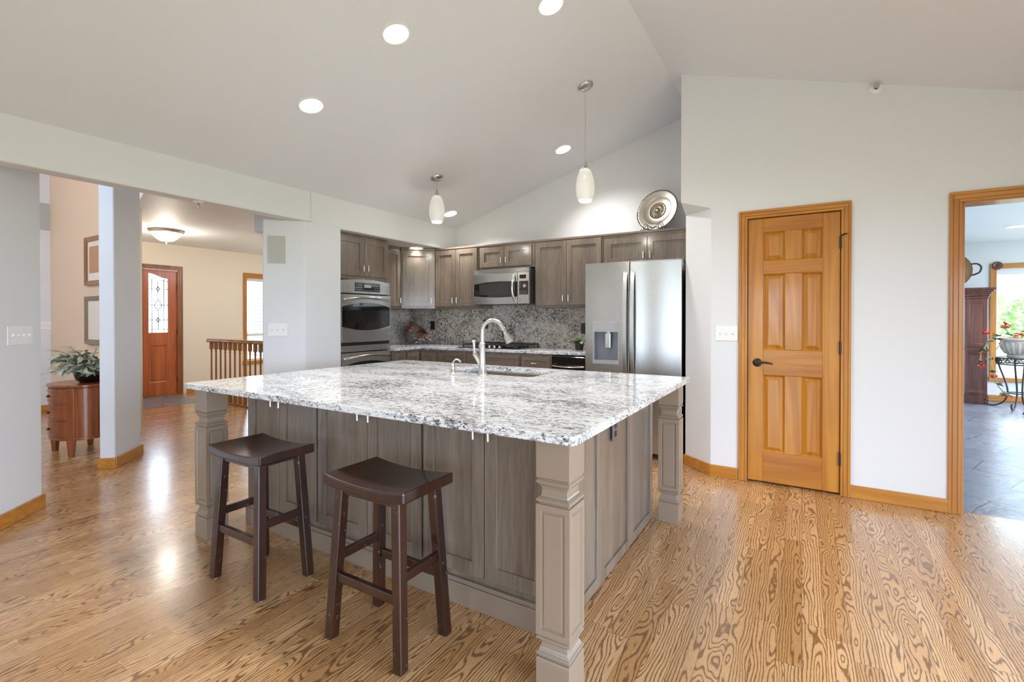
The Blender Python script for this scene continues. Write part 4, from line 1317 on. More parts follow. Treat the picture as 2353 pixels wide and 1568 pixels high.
# ================================================================== bar stools
def make_stool(label, loc):
    t = thing('bar_stool', label, 'bar stool', loc, 0, 'espresso bar stools')
    W_, D_, TK = 0.432, 0.282, 0.042
    zs_, dip = 0.652, 0.017
    n, m = 20, 2
    mb = MB(); vv, ff = [], []
    def ztop(s): return zs_ - dip * (1 - abs(2 * s - 1) ** 2.0)
    for layer in (0, 1):
        for i in range(n + 1):
            s = i / n
            for j in range(2):
                vv.append((-W_ / 2 + W_ * s, -D_ / 2 + D_ * j, ztop(s) - layer * (TK - 0.010 * (1 - abs(2 * s - 1)))))
    o = 2 * (n + 1)
    for i in range(n):
        a, b = 2 * i, 2 * i + 2
        ff += [(a, b, b + 1, a + 1), (o + b, o + a, o + a + 1, o + b + 1), (b, a, o + a, o + b), (a + 1, b + 1, o + b + 1, o + a + 1)]
    ff += [(0, 1, o + 1, o), (2 * n + 1, 2 * n, o + 2 * n, o + 2 * n + 1)]
    mb.add(vv, ff, False)
    s = mb.build('seat', M['stool'], t, bevel=0.006, seg=3)
    h = 0.0205
    def corner(sx, sy, z):
        k = (0.60 - z) / 0.60
        return Vector((sx * (0.152 + 0.034 * k), sy * (0.098 + 0.026 * k), z))
    for sx in (-1, 1):
        for sy in (-1, 1):
            b, tp = corner(sx, sy, 0.004), corner(sx, sy, 0.625 - 0.004)
            q = lambda c: [(c.x - h, c.y - h, c.z), (c.x + h, c.y - h, c.z), (c.x + h, c.y + h, c.z), (c.x - h, c.y + h, c.z)]
            lg = MB().hexa(q(b), q(tp)).build('leg', M['stool'], t, bevel=0.005, seg=2)
            MB().lathe([(0, 0), (0.012, 0), (0.012, 0.006), (0, 0.006)], 14, (b.x, b.y, 0)).build('glide', M['white'], lg)
    for sy in (-1, 1):
        a, b = corner(-1, sy, 0.250), corner(1, sy, 0.250)
        MB().box(a.x, a.y - 0.011, 0.232, b.x, a.y + 0.011, 0.268).build('stretcher', M['stool'], t, bevel=0.004)
        a, b = corner(-1, sy, 0.585), corner(1, sy, 0.585)
        MB().box(a.x, a.y - 0.010, 0.575, b.x, a.y + 0.010, 0.612).build('apron', M['stool'], t, bevel=0.003)
    for sx in (-1, 1):
        a, b = corner(sx, -1, 0.325), corner(sx, 1, 0.325)
        MB().box(a.x - 0.011, a.y, 0.305, a.x + 0.011, b.y, 0.341).build('stretcher', M['stool'], t, bevel=0.004)
        a, b = corner(sx, -1, 0.60), corner(sx, 1, 0.60)
        MB().box(a.x - 0.010, a.y, 0.585, a.x + 0.010, b.y, 0.622).build('apron', M['stool'], t, bevel=0.003)
    return t
st = make_stool('dark espresso saddle seat bar stool nearest the left post', (-2.262, 1.368, 0))
dup(st, (-1.406, 1.372, 0), label='dark espresso saddle seat bar stool nearest the near corner post')

# ================================================================== lights in the room
SLOPE = math.atan(SL)
def can_light(label, x, y, z, tilt, power, group='recessed ceiling lights', spot=True, r=0.075):
    t = thing('recessed_light', label, 'ceiling light', (x, y, z), 0, group)
    t.rotation_euler = (0, -tilt, 0)
    MB().ring([(1.22 * r * math.cos(a * PI / 16), 1.22 * r * math.sin(a * PI / 16), -0.006) for a in range(32)], [(r * math.cos(a * PI / 16), r * math.sin(a * PI / 16), -0.006) for a in range(32)], (0, 0, 0.010)).build('trim_ring', M['white'], t, bevel=0.002)
    MB().lathe([(0, -0.002), (r, -0.002), (r, 0.0)], 32).build('lens', M['lampglow'], t)
    if spot:
        l = lamp('can_bulb', 'SPOT', (0, 0, -0.02), power, (1.0, 0.97, 0.94), spot_size=math.radians(125), spot_blend=0.8, shadow_soft_size=0.06)
        l.parent = t
    return t
CANP = 90
for lab, x, y in (('recessed light in the vault, highest of the left row near the camera', -2.083, 2.10), ('recessed light cut by the top edge near the ridge', -1.333, 2.661), ('recessed light lowest on the left part of the vault', -2.874, 2.098),
                  ('recessed light in the vault left of the tall pendant', -2.071, 4.409), ('recessed light in the vault corner behind the short pendant', -3.567, 4.48)):
    can_light(lab, x, y, zc(x) - 0.001, SLOPE, CANP)
can_light('recessed light in the dropped soffit above the corner cabinet', -4.06, 4.43, 2.1305, 0, 26, None)
can_light('round ceiling light in the dining room', 2.303, 8.502, 2.4295, 0, 110, None, True, 0.09)

def pendant(label, x, y):
    zb = 2.208
    t = thing('pendant_lamp', label, 'pendant lamp', (x, y, zb), 0, 'pendant lamps over the island')
    zt_ = zc(x) - zb
    prof = [(0.045, 0.0), (0.058, 0.02), (0.070, 0.06), (0.0745, 0.10), (0.072, 0.15), (0.063, 0.20), (0.048, 0.24), (0.034, 0.260), (0.020, 0.266)]
    MB().lathe(prof, 40).build('lamp_shade', M['pend'], t, solid=0.004)
    MB().lathe([(0.030, 0.266), (0.022, 0.272), (0.013, 0.290), (0.011, 0.322), (0.006, 0.326), (0, 0.327)], 20).build('socket_cap', M['nickel'], t)
    MB().cyl((0, 0, 0.32), (0, 0, zt_ - 0.02), 0.0022, 8).build('cord', M['nickel'], t)
    c = MB(); c.M = Matrix.Translation((0, 0, zt_)) @ Matrix.Rotation(-SLOPE, 4, 'Y')
    c.lathe([(0, -0.030), (0.012, -0.030), (0.014, -0.024), (0.052, -0.020), (0.062, -0.012), (0.064, 0.0)], 32)
    c.build('ceiling_canopy', M['nickel'], t)
    MB().sphere((0, 0, 0.12), 0.028, 14, 10).build('bulb', M['lampglow'], t)
    l = lamp('pendant_bulb', 'POINT', (0, 0, -0.03), 5, (1.0, 0.93, 0.82), shadow_soft_size=0.04)
    l.parent = t
    return t
pendant('dotted white glass pendant hanging low in front of the refrigerator wall', -1.508, 3.63)
pendant('dotted white glass pendant on a short cord above the range side', -3.087, 3.665)

# entry hall flush lamp
t = thing('ceiling_lamp', 'bowl shaped amber glass ceiling lamp in the entry hall', 'ceiling lamp', (-7.50, 3.19, 2.48))
MB().lathe([(0, 0), (0.205, 0), (0.210, -0.012), (0.200, -0.030), (0.188, -0.040), (0.180, -0.030)], 40).build('rim', M['nickel'], t)
MB().lathe([(0.186, -0.036), (0.165, -0.070), (0.115, -0.125), (0.075, -0.150), (0.035, -0.156), (0.0, -0.157)], 40).build('lamp_shade', M['warmglow'], t)
MB().lathe([(0.014, -0.156), (0.012, -0.170), (0.016, -0.178), (0.008, -0.190), (0, -0.192)], 16).build('finial', M['nickel'], t)
l = lamp('entry_bulb', 'POINT', (0, 0, -0.30), 20, (1.0, 0.92, 0.80), shadow_soft_size=0.1); l.parent = t
def unseen_lamp(label, loc, power, color):  # lamps out of view, with bowl bodies added around their light
    r = dup(t, loc, label=label)
    for c in r.children:
        if c.type == 'LIGHT':
            c.data = c.data.copy(); c.data.energy = power; c.data.color = color
unseen_lamp('added unseen bowl shaped ceiling lamp over the stairwell beyond the pier', (-6.9, 5.4, 2.48), 22, (1.0, 0.91, 0.78))  # added out of sight to light the entry hall
unseen_lamp('unseen bowl shaped ceiling lamp for the warm lit living room', (-7.0, 0.2, 3.62), 42, (1.0, 0.80, 0.58))

# sprinklers
def sprinkler(label, loc, nrm):
    t = thing('fire_sprinkler', label, 'sprinkler', loc)
    t.rotation_mode = 'QUATERNION'
    t.rotation_quaternion = Vector((0, 0, -1)).rotation_difference(Vector(nrm))
    MB().lathe([(0.036, 0.0), (0.036, -0.004), (0.022, -0.010), (0.012, -0.012)], 24).build('escutcheon', M['white'], t)
    MB().lathe([(0.008, -0.010), (0.008, -0.030), (0.010, -0.034), (0.005, -0.048), (0.018, -0.050), (0.018, -0.052), (0, -0.053)], 18).build('head', M['nickel'], t)
    return t
sprinkler('small fire sprinkler high on the wall above the pantry door', (0.425, YP, 2.850), (0, -1, 0))
sprinkler('small fire sprinkler hanging under the header beam', (-3.91, 1.878, 2.147), (0, 0, -1))

# speaker grille, blank plate and switches
def switch_plate(label, loc, rotz, gangs, h=0.118):
    t = thing('switch_plate', label, 'light switch', loc, rotz)
    w = 0.046 * gangs + 0.028
    B(-w / 2, -0.006, -h / 2, w / 2, 0, h / 2).build('cover_plate', M['white'], t, bevel=0.004)
    for k in range(gangs):
        x = (k - (gangs - 1) / 2) * 0.046
        mb = MB().hexa([(x - .005, -0.006, -0.012), (x + .005, -0.006, -0.012), (x + .005, -0.004, 0.012), (x - .005, -0.004, 0.012)], [(x - .004, -0.019, 0.000), (x + .004, -0.019, 0.000), (x + .004, -0.015, 0.009), (x - .004, -0.015, 0.009)])
        mb.build('toggle', M['white'], t, bevel=0.001)
    return t
switch_plate('white triple switch plate left of the pantry door', (-0.517, YP - 0.0005, 1.146), 0, 3)
switch_plate('white four gang switch plate on the left foreground wall', (-4.2165, 0.9765, 1.158), math.radians(135), 4)
switch_plate('white triple switch plate on the splayed pier under the speaker grille', (-3.998, 2.574, 1.165), math.radians(45), 3)
switch_plate('white switch plate on the far living room wall', (-8.7795, 2.262, 1.168), PI / 2, 3)
t = thing('speaker_grille', 'flat grey green speaker grille on the splayed pier', 'speaker', (-4.003, 2.569, 1.875), math.radians(45))
B(-0.080, -0.006, -0.128, 0.080, 0, 0.128).build('frame', M['white'], t, bevel=0.003)
B(-0.074, -0.009, -0.122, 0.074, 0, 0.122).build('mesh', M['speaker'], t, bevel=0.002)
t = thing('vent_grille', 'grey air vent grille high on the far living room wall', 'vent', (-8.78, 2.20, 2.64), PI / 2)
B(-0.14, -0.012, -0.18, 0.14, 0, 0.18).build('frame', M['speaker'], t, bevel=0.003)
mb = MB()
for k in range(14): mb.box(-0.12, -0.016, -0.165 + k * 0.0245, 0.12, -0.010, -0.153 + k * 0.0245)
mb.build('louvre', M['speaker'], t)
tag(B(-0.034, -0.004, -0.056, 0.034, 0, 0.056).build('blank_plate', M['wall'], None, bevel=0.003, loc=(XL, 2.955, 1.145), rotz=PI / 2), 'blank wall coloured cover plate on the pier beside the ovens', 'cover plate')

# ================================================================== plate on its stand
pc = K(0.534, 0.50, UT + 0.022)
t = thing('decorative_plate', 'large round silver plate with ribbed rosette on the cabinets', 'plate', tuple(pc))
PR = 0.215
t.rotation_euler = (math.radians(-14), 0, TH + math.radians(-13))
def disc_mb(): 
    mb = MB(); mb.M = Matrix.Translation((0, 0.0, PR + 0.006)) @ Matrix.Rotation(PI / 2, 4, 'X'); return mb
disc_mb().lathe([(0, 0.0), (0.08, 0.0), (0.136, 0.0), (0.146, 0.008), (0.152, 0.010), (0.19, 0.014), (0.207, 0.020), (PR, 0.018), (PR, 0.012), (0.15, 0.0), (0.13, -0.006), (0, -0.006)], 72).build('dish', M['plate'], t)
mb = disc_mb()
for k in range(88):
    a = 2 * PI * k / 88
    mb.sphere(((PR - 0.006) * math.cos(a), (PR - 0.006) * math.sin(a), 0.020), 0.0072, 6, 4)
mb.build('beaded_rim', M['plated'], t)
mb = disc_mb().lathe([(0, 0.016), (0.012, 0.015), (0.022, 0.008), (0.026, 0.003), (0.076, 0.003), (0.082, 0.006), (0.086, 0.001)], 48)
mb.build('rosette', M['plated'], t)
mb = disc_mb()
for k in range(24):
    a = 2 * PI * k / 24
    ca, sa = math.cos(a), math.sin(a)
    mb.tube([(0.028 * ca, 0.028 * sa, 0.004), (0.05 * ca, 0.05 * sa, 0.009), (0.072 * ca, 0.072 * sa, 0.004)], [0.003, 0.0062, 0.003], 8)
mb.sphere((0, 0, 0.010), 0.020, 14, 8, (1, 1, 0.6))
mb.build('rosette_rib', M['plate'], t)
t = thing('plate_stand', 'scrolled dark wire stand holding the silver plate', 'plate stand', tuple(pc + Vector((0.0, 0, 0))), TH + math.radians(-13))
mb = MB()
def scroll(cx_, cz_, r0, turns, dirn, y, start=0.0):
    pts = []
    for k in range(26):
        s = k / 25
        a = start + dirn * turns * 2 * PI * s
        r_ = r0 * (1 - 0.75 * s)
        pts.append((cx_ + r_ * math.cos(a), y, cz_ + r_ * math.sin(a)))
    return pts
for sx in (-1, 1):
    mb.tube(scroll(sx * 0.075, 0.045, 0.034, 1.3, -sx, -0.048, PI / 2), 0.0035, 6)
    mb.tube([(sx * 0.075, -0.048, 0.079), (sx * 0.04, -0.05, 0.05), (0, -0.05, 0.03)], 0.0035, 6)
    mb.tube([(sx * 0.11, 0.05, 0.004), (sx * 0.10, -0.03, 0.004), (sx * 0.095, -0.055, 0.012), (sx * 0.09, -0.060, 0.034), (sx * 0.085, -0.052, 0.045)], 0.004, 6)
    mb.tube(scroll(sx * 0.125, 0.02, 0.018, 1.1, sx, -0.04, 0), 0.003, 6)
mb.tube([(-0.10, -0.045, 0.008), (0.10, -0.045, 0.008)], 0.004, 6)
mb.tube([(-0.06, -0.048, 0.022), (-0.03, -0.05, 0.034), (0, -0.05, 0.022), (0.03, -0.05, 0.034), (0.06, -0.048, 0.022)], 0.004, 6)
mb.build('scrolls', M['iron'], t)
MB().tube([(0, 0.05, 0.004), (0, 0.10, 0.10), (0, 0.115, 0.2)], 0.004, 6).tube([(-0.1, 0.05, 0.004), (0.1, 0.05, 0.004)], 0.004, 6).build('back_leg', M['iron'], t)


# ================================================================== plants
def leaf(mb, p, d, length, width, nrm=None, droop=0.25, seg=5):
    """pointed curved leaf starting at p along d"""
    d = Vector(d).normalized()
    side = d.cross(Vector((0, 0, 1)))
    if side.length < 1e-3: side = Vector((1, 0, 0))
    side.normalize()
    if nrm: side = (side * math.cos(nrm) + d.cross(side) * math.sin(nrm)).normalized()
    up = side.cross(d)
    vv, ff = [], []
    for k in range(seg + 1):
        s = k / seg
        w = width * math.sin(PI * (0.06 + 0.94 * s) ** 0.8) * 0.5
        c = Vector(p) + d * (length * s) - Vector((0, 0, 1)) * (droop * length * s * s)
        vv += [c - side * w + up * (w * 0.3), c, c + side * w + up * (w * 0.3)]
    for k in range(seg):
        a = 3 * k
        ff += [(a, a + 3, a + 4, a + 1), (a + 1, a + 4, a + 5, a + 2)]
    mb.add(vv, ff, True)


rnd = random.Random(11)
def rdir(az, el):
    return Vector((math.cos(az) * math.cos(el), math.sin(az) * math.cos(el), math.sin(el)))

# plant in black bowl on the chest
TBX, TBY, TBZ = -5.90, 1.785, 0.655
t = thing('potted_plant', 'grey green trailing plant in a glossy black bowl on the chest', 'plant', (TBX + 0.03, TBY + 0.06, TBZ))
t.scale = (1.25, 1.25, 1.25)
MB().lathe([(0, 0), (0.060, 0), (0.085, 0.02), (0.100, 0.06), (0.102, 0.085), (0.092, 0.098), (0.085, 0.096), (0.080, 0.07), (0, 0.065)], 32).build('bowl', M['potblack'], t)
mb, ms = MB(), MB()
for k in range(46):
    az, el = rnd.uniform(0, 2 * PI), rnd.uniform(0.05, 1.15)
    L_ = rnd.uniform(0.09, 0.20)
    d = rdir(az, el)
    p0 = Vector((0.03 * math.cos(az), 0.03 * math.sin(az), 0.08))
    p1 = p0 + d * L_ * 0.6 + Vector((0, 0, 0.02))
    p2 = p1 + d * L_ * 0.4 - Vector((0, 0, 0.03))
    ms.tube([p0, p1, p2], 0.0022, 5)
    for j in range(5):
        q = p1.lerp(p2, j / 4)
        leaf(mb, q, rdir(az + rnd.uniform(-1.3, 1.3), rnd.uniform(-0.5, 0.7)), rnd.uniform(0.055, 0.085), rnd.uniform(0.036, 0.052), rnd.uniform(-0.7, 0.7), 0.35)
for az, L_ in ((PI * 0.85, 0.30), (PI * 1.2, 0.28), (-0.6, 0.3), (PI * 1.05, 0.32)):
    d = rdir(az, 0.55); p0 = Vector((0, 0, 0.09))
    pts = [p0 + d * L_ * s + Vector((0, 0, 0.10 * s - 0.10 * s * s)) for s in (0, 0.3, 0.6, 0.85, 1)]
    ms.tube(pts, 0.0022, 5)
    for q in pts[2:]:
        for sgn in (-1, 1): leaf(mb, q, rdir(az + sgn * 0.9, 0.3), 0.075, 0.026, 0, 0.2)
ms.build('stem', M['stem'], t)
mb.build('foliage', M['leafgrey'], t)

# pot of dried flowers in the corner of the worktop
fp = K(-2.50, 0.47, CT + 0.03)
t = thing('flower_arrangement', 'tilted grey pot spilling pink, rust and ivory flowers in the corner', 'flower arrangement', tuple(fp), YAW)
t.scale = (1.45, 1.45, 1.45)
pm = MB(); pm.M = Matrix.Translation((0, 0, 0.062)) @ Matrix.Rotation(math.radians(-18), 4, 'Y') @ Matrix.Rotation(math.radians(52), 4, 'Y')
pm.M = Matrix.Translation((-0.03, 0, 0.052)) @ Matrix.Rotation(math.radians(38), 4, 'Y')
pm.lathe([(0, -0.045), (0.05, -0.045), (0.068, 0.0), (0.080, 0.085), (0.086, 0.10), (0.078, 0.10), (0.060, 0.0), (0, -0.02)], 28)
pm.build('pot', M['basket'], t)
def bloom(mb, c, r, n, flat=0.5, petal=0.6):
    for k in range(n):
        a = 2 * PI * k / n + rnd.uniform(-.2, .2)
        leaf(mb, c, rdir(a, rnd.uniform(0.1, 1.0)), r, r * petal, rnd.uniform(-.5, .5), flat, 3)
mb = MB(); bloom(mb, (0.075, -0.10, 0.085), 0.062, 16); bloom(mb, (0.075, -0.10, 0.098), 0.045, 12); mb.build('rust_bloom', M['rust'], t)
mb = MB(); bloom(mb, (-0.055, -0.09, 0.150), 0.038, 10); bloom(mb, (-0.045, -0.09, 0.185), 0.032, 9); bloom(mb, (0.075, -0.12, 0.022), 0.040, 10); mb.build('pink_bloom', M['pink'], t)
mb = MB(); bloom(mb, (-0.02, -0.10, 0.100), 0.034, 9); bloom(mb, (-0.01, -0.10, 0.125), 0.024, 7); mb.build('coral_bloom', plain('coral petals', srgb(240, 150, 120), 0.6), t)
mb = MB()
for c in ((0.04, -0.12, 0.0), (0.055, -0.13, 0.02), (0.12, -0.10, 0.035), (0.14, -0.09, 0.055), (0.15, -0.09, 0.02), (0.01, -0.12, 0.055), (0.02, -0.12, 0.03)): bloom(mb, c, 0.022, 6)
mb.build('ivory_bloom', M['ivory'], t)
mb = MB()
for k in range(16): leaf(mb, (0.03, -0.03, 0.09), rdir(rnd.uniform(-2.4, 0.6), rnd.uniform(0.0, 1.2)), rnd.uniform(0.06, 0.10), 0.02, rnd.uniform(-.5, .5), 0.3)
mb.build('foliage', plain('olive leaves', srgb(110, 104, 74), 0.6), t)

# green plant beside the refrigerator
gp = K(-0.225, 0.40, CT)
t = thing('potted_plant', 'small green and white leaved plant beside the refrigerator', 'plant', tuple(gp))
MB().lathe([(0, 0), (0.038, 0), (0.045, 0.05), (0.048, 0.075), (0.043, 0.075), (0.040, 0.06), (0, 0.06)], 24).build('pot', M['brownplate'], t)
mb = MB(); mp_ = MB()
for az, el, L_, w in ((PI * 1.0, 0.25, 0.13, 0.065), (PI * 1.25, 0.1, 0.12, 0.06), (PI * 0.85, 0.6, 0.12, 0.06), (PI * 1.45, 0.35, 0.12, 0.055), (0.3, 0.3, 0.12, 0.06), (PI * 0.5, 0.4, 0.11, 0.05)):
    leaf(mb, (0, 0, 0.075), rdir(az, el), L_, w, 0.2, 0.3)
for az, el, L_, w in ((PI * 1.15, 0.95, 0.13, 0.07), (PI * 1.55, 0.6, 0.13, 0.07), (PI * 1.7, 0.1, 0.11, 0.05)):
    leaf(mp_, (0.01, -0.01, 0.085), rdir(az, el), L_, w, 0.2, 0.3)
mb.build('foliage', M['leaf'], t); mp_.build('variegated_leaf', M['leafpale'], t)

# ================================================================== living room glimpse
t = thing('end_table', 'oval cherry wood chest with three drawers behind the doorway', 'chest of drawers', (TBX, TBY, 0), 0)
def ell(a, b, n=48): return [(a * math.cos(2 * PI * k / n), b * math.sin(2 * PI * k / n)) for k in range(n)]
AX, AY = 0.275, 0.215
MB().prism(ell(AX, AY), 0.16, 0.625, True).build('body', M['table'], t)
MB().prism(ell(AX + 0.022, AY + 0.022), 0.632, 0.655, True).prism(ell(AX + 0.010, AY + 0.010), 0.622, 0.632, True).build('tabletop', M['table'], t, bevel=0.004)
MB().prism(ell(AX + 0.008, AY + 0.008), 0.150, 0.172, True).build('base_moulding', M['table'], t, bevel=0.003)
def arcband(z0, z1, a0, a1, grow, n=14):
    mb = MB()
    for k in range(n):
        p = a0 + (a1 - a0) * k / n; q = a0 + (a1 - a0) * (k + 1) / n
        i = lambda ang, g: ((AX + g) * math.cos(ang), (AY + g) * math.sin(ang))
        mb.prism([i(p, -0.005), i(q, -0.005), i(q, grow), i(p, grow)], z0, z1)
    return mb
for k, z in enumerate((0.185, 0.335, 0.485)):
    d = arcband(z, z + 0.132, PI * 1.20, PI * 1.775, 0.010).build('drawer', M['table'], t)
    arcband(z + 0.018, z + 0.026, PI * 1.23, PI * 1.745, 0.016).build('moulding', M['table'], d)
    arcband(z + 0.106, z + 0.114, PI * 1.23, PI * 1.745, 0.016).build('moulding', M['table'], d)
    for aa in (PI * 1.49,):
        kx, ky = (AX + 0.02) * math.cos(aa), (AY + 0.02) * math.sin(aa)
        MB().sphere((kx, ky, z + 0.066), 0.012, 12, 8).cyl((kx * 0.93, ky * 0.93, z + 0.066), (kx, ky, z + 0.066), 0.005, 8).build('knob', M['bronze'], d)
for a in (0.22 * PI, 0.78 * PI, 1.22 * PI, 1.78 * PI):
    x, y = AX * math.cos(a), AY * math.sin(a)
    mb = MB(); mb.M = Matrix.Translation((x * 0.97, y * 0.97, 0)) @ Matrix.Rotation(a, 4, 'Z')
    mb.hexa([(-.018, -.018, 0), (.018, -.018, 0), (.018, .018, 0), (-.018, .018, 0)], [(-.026, -.028, 0.15), (.026, -.028, 0.15), (.026, .028, 0.15), (-.026, .028, 0.15)])
    mb.box(-0.026, -0.030, 0.15, 0.022, 0.030, 0.622)
    mb.build('leg', M['table'], t, bevel=0.003)

def picture(label, x0, z0, x1, z1, frame, split=None):
    t = thing('framed_picture', label, 'picture', (x0, 2.334, z0), 0, None)
    w, h, fr = x1 - x0, z1 - z0, 0.055
    MB().ring([(0, -0.035, 0), (w, -0.035, 0), (w, -0.035, h), (0, -0.035, h)], [(fr, -0.022, fr), (w - fr, -0.022, fr), (w - fr, -0.022, h - fr), (fr, -0.022, h - fr)], (0, 0.02, 0)).build('frame', M[frame], t, bevel=0.004)
    B(0.01, -0.012, 0.01, w - 0.01, 0, h - 0.01).build('mount', M['mat'], t)
    B(fr + 0.05, -0.014, fr + 0.09, w - fr - 0.05, -0.011, h - fr - 0.06).build('print', M['print' if split else 'mat'], t)
    return t
picture('upper framed print in a brown frame behind the column', -7.50, 1.665, -7.02, 2.245, 'rail', True)
picture('lower framed pale print in a bronze frame behind the column', -7.50, 0.955, -7.02, 1.53, 'silverframe', False)

# ================================================================== entry hall railing
RY = 3.87
t = thing('stair_railing', 'brown wooden stair railing with turned balusters in the entry hall', 'railing', (0, RY, 0))
rp = [(-0.030, 0.905), (0.030, 0.905), (0.034, 0.925), (0.026, 0.933), (0.030, 0.945), (0.018, 0.955), (-0.018, 0.955), (-0.030, 0.945), (-0.026, 0.933), (-0.034, 0.925)]
MB().extrude([(-7.78, p[0], p[1]) for p in rp], (3.05, 0, 0)).build('handrail', M['rail'], t, bevel=0.003)
MB().box(-7.74, -0.04, 0.0, -4.73, 0.04, 0.03).build('shoe_rail', M['rail'], t, bevel=0.003)
def baluster(x):
    mb = MB().box(x - 0.020, -0.020, 0.03, x + 0.020, 0.020, 0.20).box(x - 0.020, -0.020, 0.80, x + 0.020, 0.020, 0.906)
    mb.lathe([(0.018, 0.20), (0.011, 0.215), (0.017, 0.235), (0.0125, 0.26), (0.0135, 0.40), (0.0115, 0.70), (0.011, 0.75), (0.016, 0.765), (0.010, 0.775), (0.018, 0.80)], 14, (x, 0, 0))
    return mb.build('baluster', M['rail'], t)
bx = -7.69
while bx < -4.8:
    baluster(bx); bx += 0.128

# ================================================================== dining room glimpse
t = thing('curio_cabinet', 'tall dark cherry corner cabinet in the dining room', 'cabinet', (2.085, 9.68, 0), math.radians(-10))
cwid, cdep = 0.24, 0.36
MB().box(0, 0, 0.12, cwid, cdep, 1.56).build('body', M['curio'], t, bevel=0.003)
MB().box(-0.010, -0.012, 0, cwid + 0.012, cdep, 0.12).box(-0.004, -0.006, 0.12, cwid + 0.006, cdep, 0.14).build('plinth', M['curio'], t, bevel=0.004)
mb = MB()
for z, g in ((1.56, 0.012), (1.595, 0.022), (1.625, 0.040), (1.655, 0.062), (1.685, 0.085)): mb.box(-g, -g, z, cwid + g, cdep, z + 0.032)
mb.build('cornice', M['curio'], t, bevel=0.006)
MB().box(-0.014, -0.016, 0.79, cwid + 0.014, cdep, 0.812).build('waist_moulding', M['curio'], t, bevel=0.004)
for z0, z1 in ((0.16, 0.77), (0.84, 1.54)):
    d = MB().ring([(0.005, -0.018, z0), (cwid - .005, -0.018, z0), (cwid - .005, -0.018, z1), (0.005, -0.018, z1)], [(0.05, -0.012, z0 + .05), (cwid - .05, -0.012, z0 + .05), (cwid - .05, -0.012, z1 - .05), (0.05, -0.012, z1 - .05)], (0, 0.016, 0)).box(0.045, -0.006, z0 + .045, cwid - .045, 0.0, z1 - .045).build('door', M['curio'], t, bevel=0.003)
t = thing('copper_pan', 'round hammered copper pan with loop handle above the cherry cabinet', 'pan', (1.875, 9.62, 1.98), math.radians(-10))
pm = MB(); pm.M = Matrix.Rotation(PI / 2, 4, 'X')
pm.lathe([(0, 0.05), (0.12, 0.045), (0.20, 0.02), (0.262, 0.0), (0.270, 0.0), (0.262, -0.008), (0.2, 0.008), (0, 0.03)], 48).build('dish', M['copper'], t)
for sx in (-1, 1):
    MB().tube([(sx * 0.255, -0.01, 0.085), (sx * 0.31, -0.03, 0.085), (sx * 0.352, -0.035, 0.045), (sx * 0.355, -0.035, 0.0), (sx * 0.335, -0.035, -0.045), (sx * 0.29, -0.03, -0.07), (sx * 0.258, -0.01, -0.078)], 0.012, 10).build('handle', M['iron'], t)
t = thing('wall_hook', 'small wall bracket carrying the copper pan', 'bracket', (1.875, 9.66, 1.98), math.radians(-10))
B(-0.03, 0.0, -0.02, 0.03, 0.50, 0.02).build('arm', M['iron'], t)

PX, PY = 2.60, 9.42
t = thing('plant_stand', 'scrolled wrought iron plant stand in front of the dining window', 'plant stand', (PX, PY, 0))
MB().lathe([(0.235, 0.695), (0.245, 0.70), (0.245, 0.712), (0.235, 0.715), (0.235, 0.695)], 36).lathe([(0.235, 0.612), (0.243, 0.616), (0.243, 0.626), (0.235, 0.63), (0.235, 0.612)], 36).lathe([(0, 0.700), (0.24, 0.700), (0.24, 0.706), (0, 0.706)], 36).build('tray_ring', M['iron'], t)
mb = MB()
for k in range(16):
    a = 2 * PI * k / 16
    c = Vector((0.24 * math.cos(a), 0.24 * math.sin(a), 0.662)); tg = Vector((-math.sin(a), math.cos(a), 0))
    mb.tube([c + tg * (0.032 * (1 - .6 * s / 12) * math.cos(1.4 * PI * s / 6)) + Vector((0, 0, 0.032 * (1 - .6 * s / 12) * math.sin(1.4 * PI * s / 6))) for s in range(13)], 0.006, 6)
mb.build('scrollwork', M['iron'], t)
for k in range(4):
    a = PI / 4 + k * PI / 2 + 0.3
    ca, sa = math.cos(a), math.sin(a)
    pts = [(0.235 * ca, 0.235 * sa, 0.70), (0.20 * ca, 0.20 * sa, 0.55), (0.14 * ca, 0.14 * sa, 0.35), (0.12 * ca, 0.12 * sa, 0.20), (0.16 * ca, 0.16 * sa, 0.08), (0.24 * ca, 0.24 * sa, 0.02), (0.30 * ca, 0.30 * sa, 0.012), (0.345 * ca, 0.345 * sa, 0.03), (0.36 * ca, 0.36 * sa, 0.065), (0.335 * ca, 0.335 * sa, 0.09)]
    MB().tube(pts, 0.011, 8).build('leg', M['iron'], t)
MB().lathe([(0.118, 0.205), (0.126, 0.21), (0.126, 0.22), (0.118, 0.22), (0.118, 0.205)], 24).build('lower_ring', M['iron'], t)
t = thing('urn_planter', 'pale fluted stone urn standing on the iron plant stand', 'planter', (PX, PY, 0.7065))
prof = [(0, 0), (0.125, 0), (0.135, 0.03), (0.125, 0.045), (0.15, 0.07), (0.185, 0.15), (0.20, 0.22), (0.195, 0.24), (0.225, 0.255), (0.23, 0.275), (0.21, 0.28), (0.19, 0.26), (0, 0.25)]
MB().lathe(prof, 40).build('bowl', M['stone'], t)
mb = MB()
for k in range(20):
    a = 2 * PI * k / 20
    ca, sa = math.cos(a), math.sin(a)
    mb.tube([(0.148 * ca, 0.148 * sa, 0.065), (0.182 * ca, 0.182 * sa, 0.14), (0.20 * ca, 0.20 * sa, 0.215)], [0.010, 0.016, 0.018], 8)
mb.build('flute', M['stone'], t)
t = thing('geranium_plant', 'red flowering geranium trailing over the stone urn', 'plant', (PX, PY, 0.955))
rg = random.Random(5)
ms, ml, mr = MB(), MB(), MB()
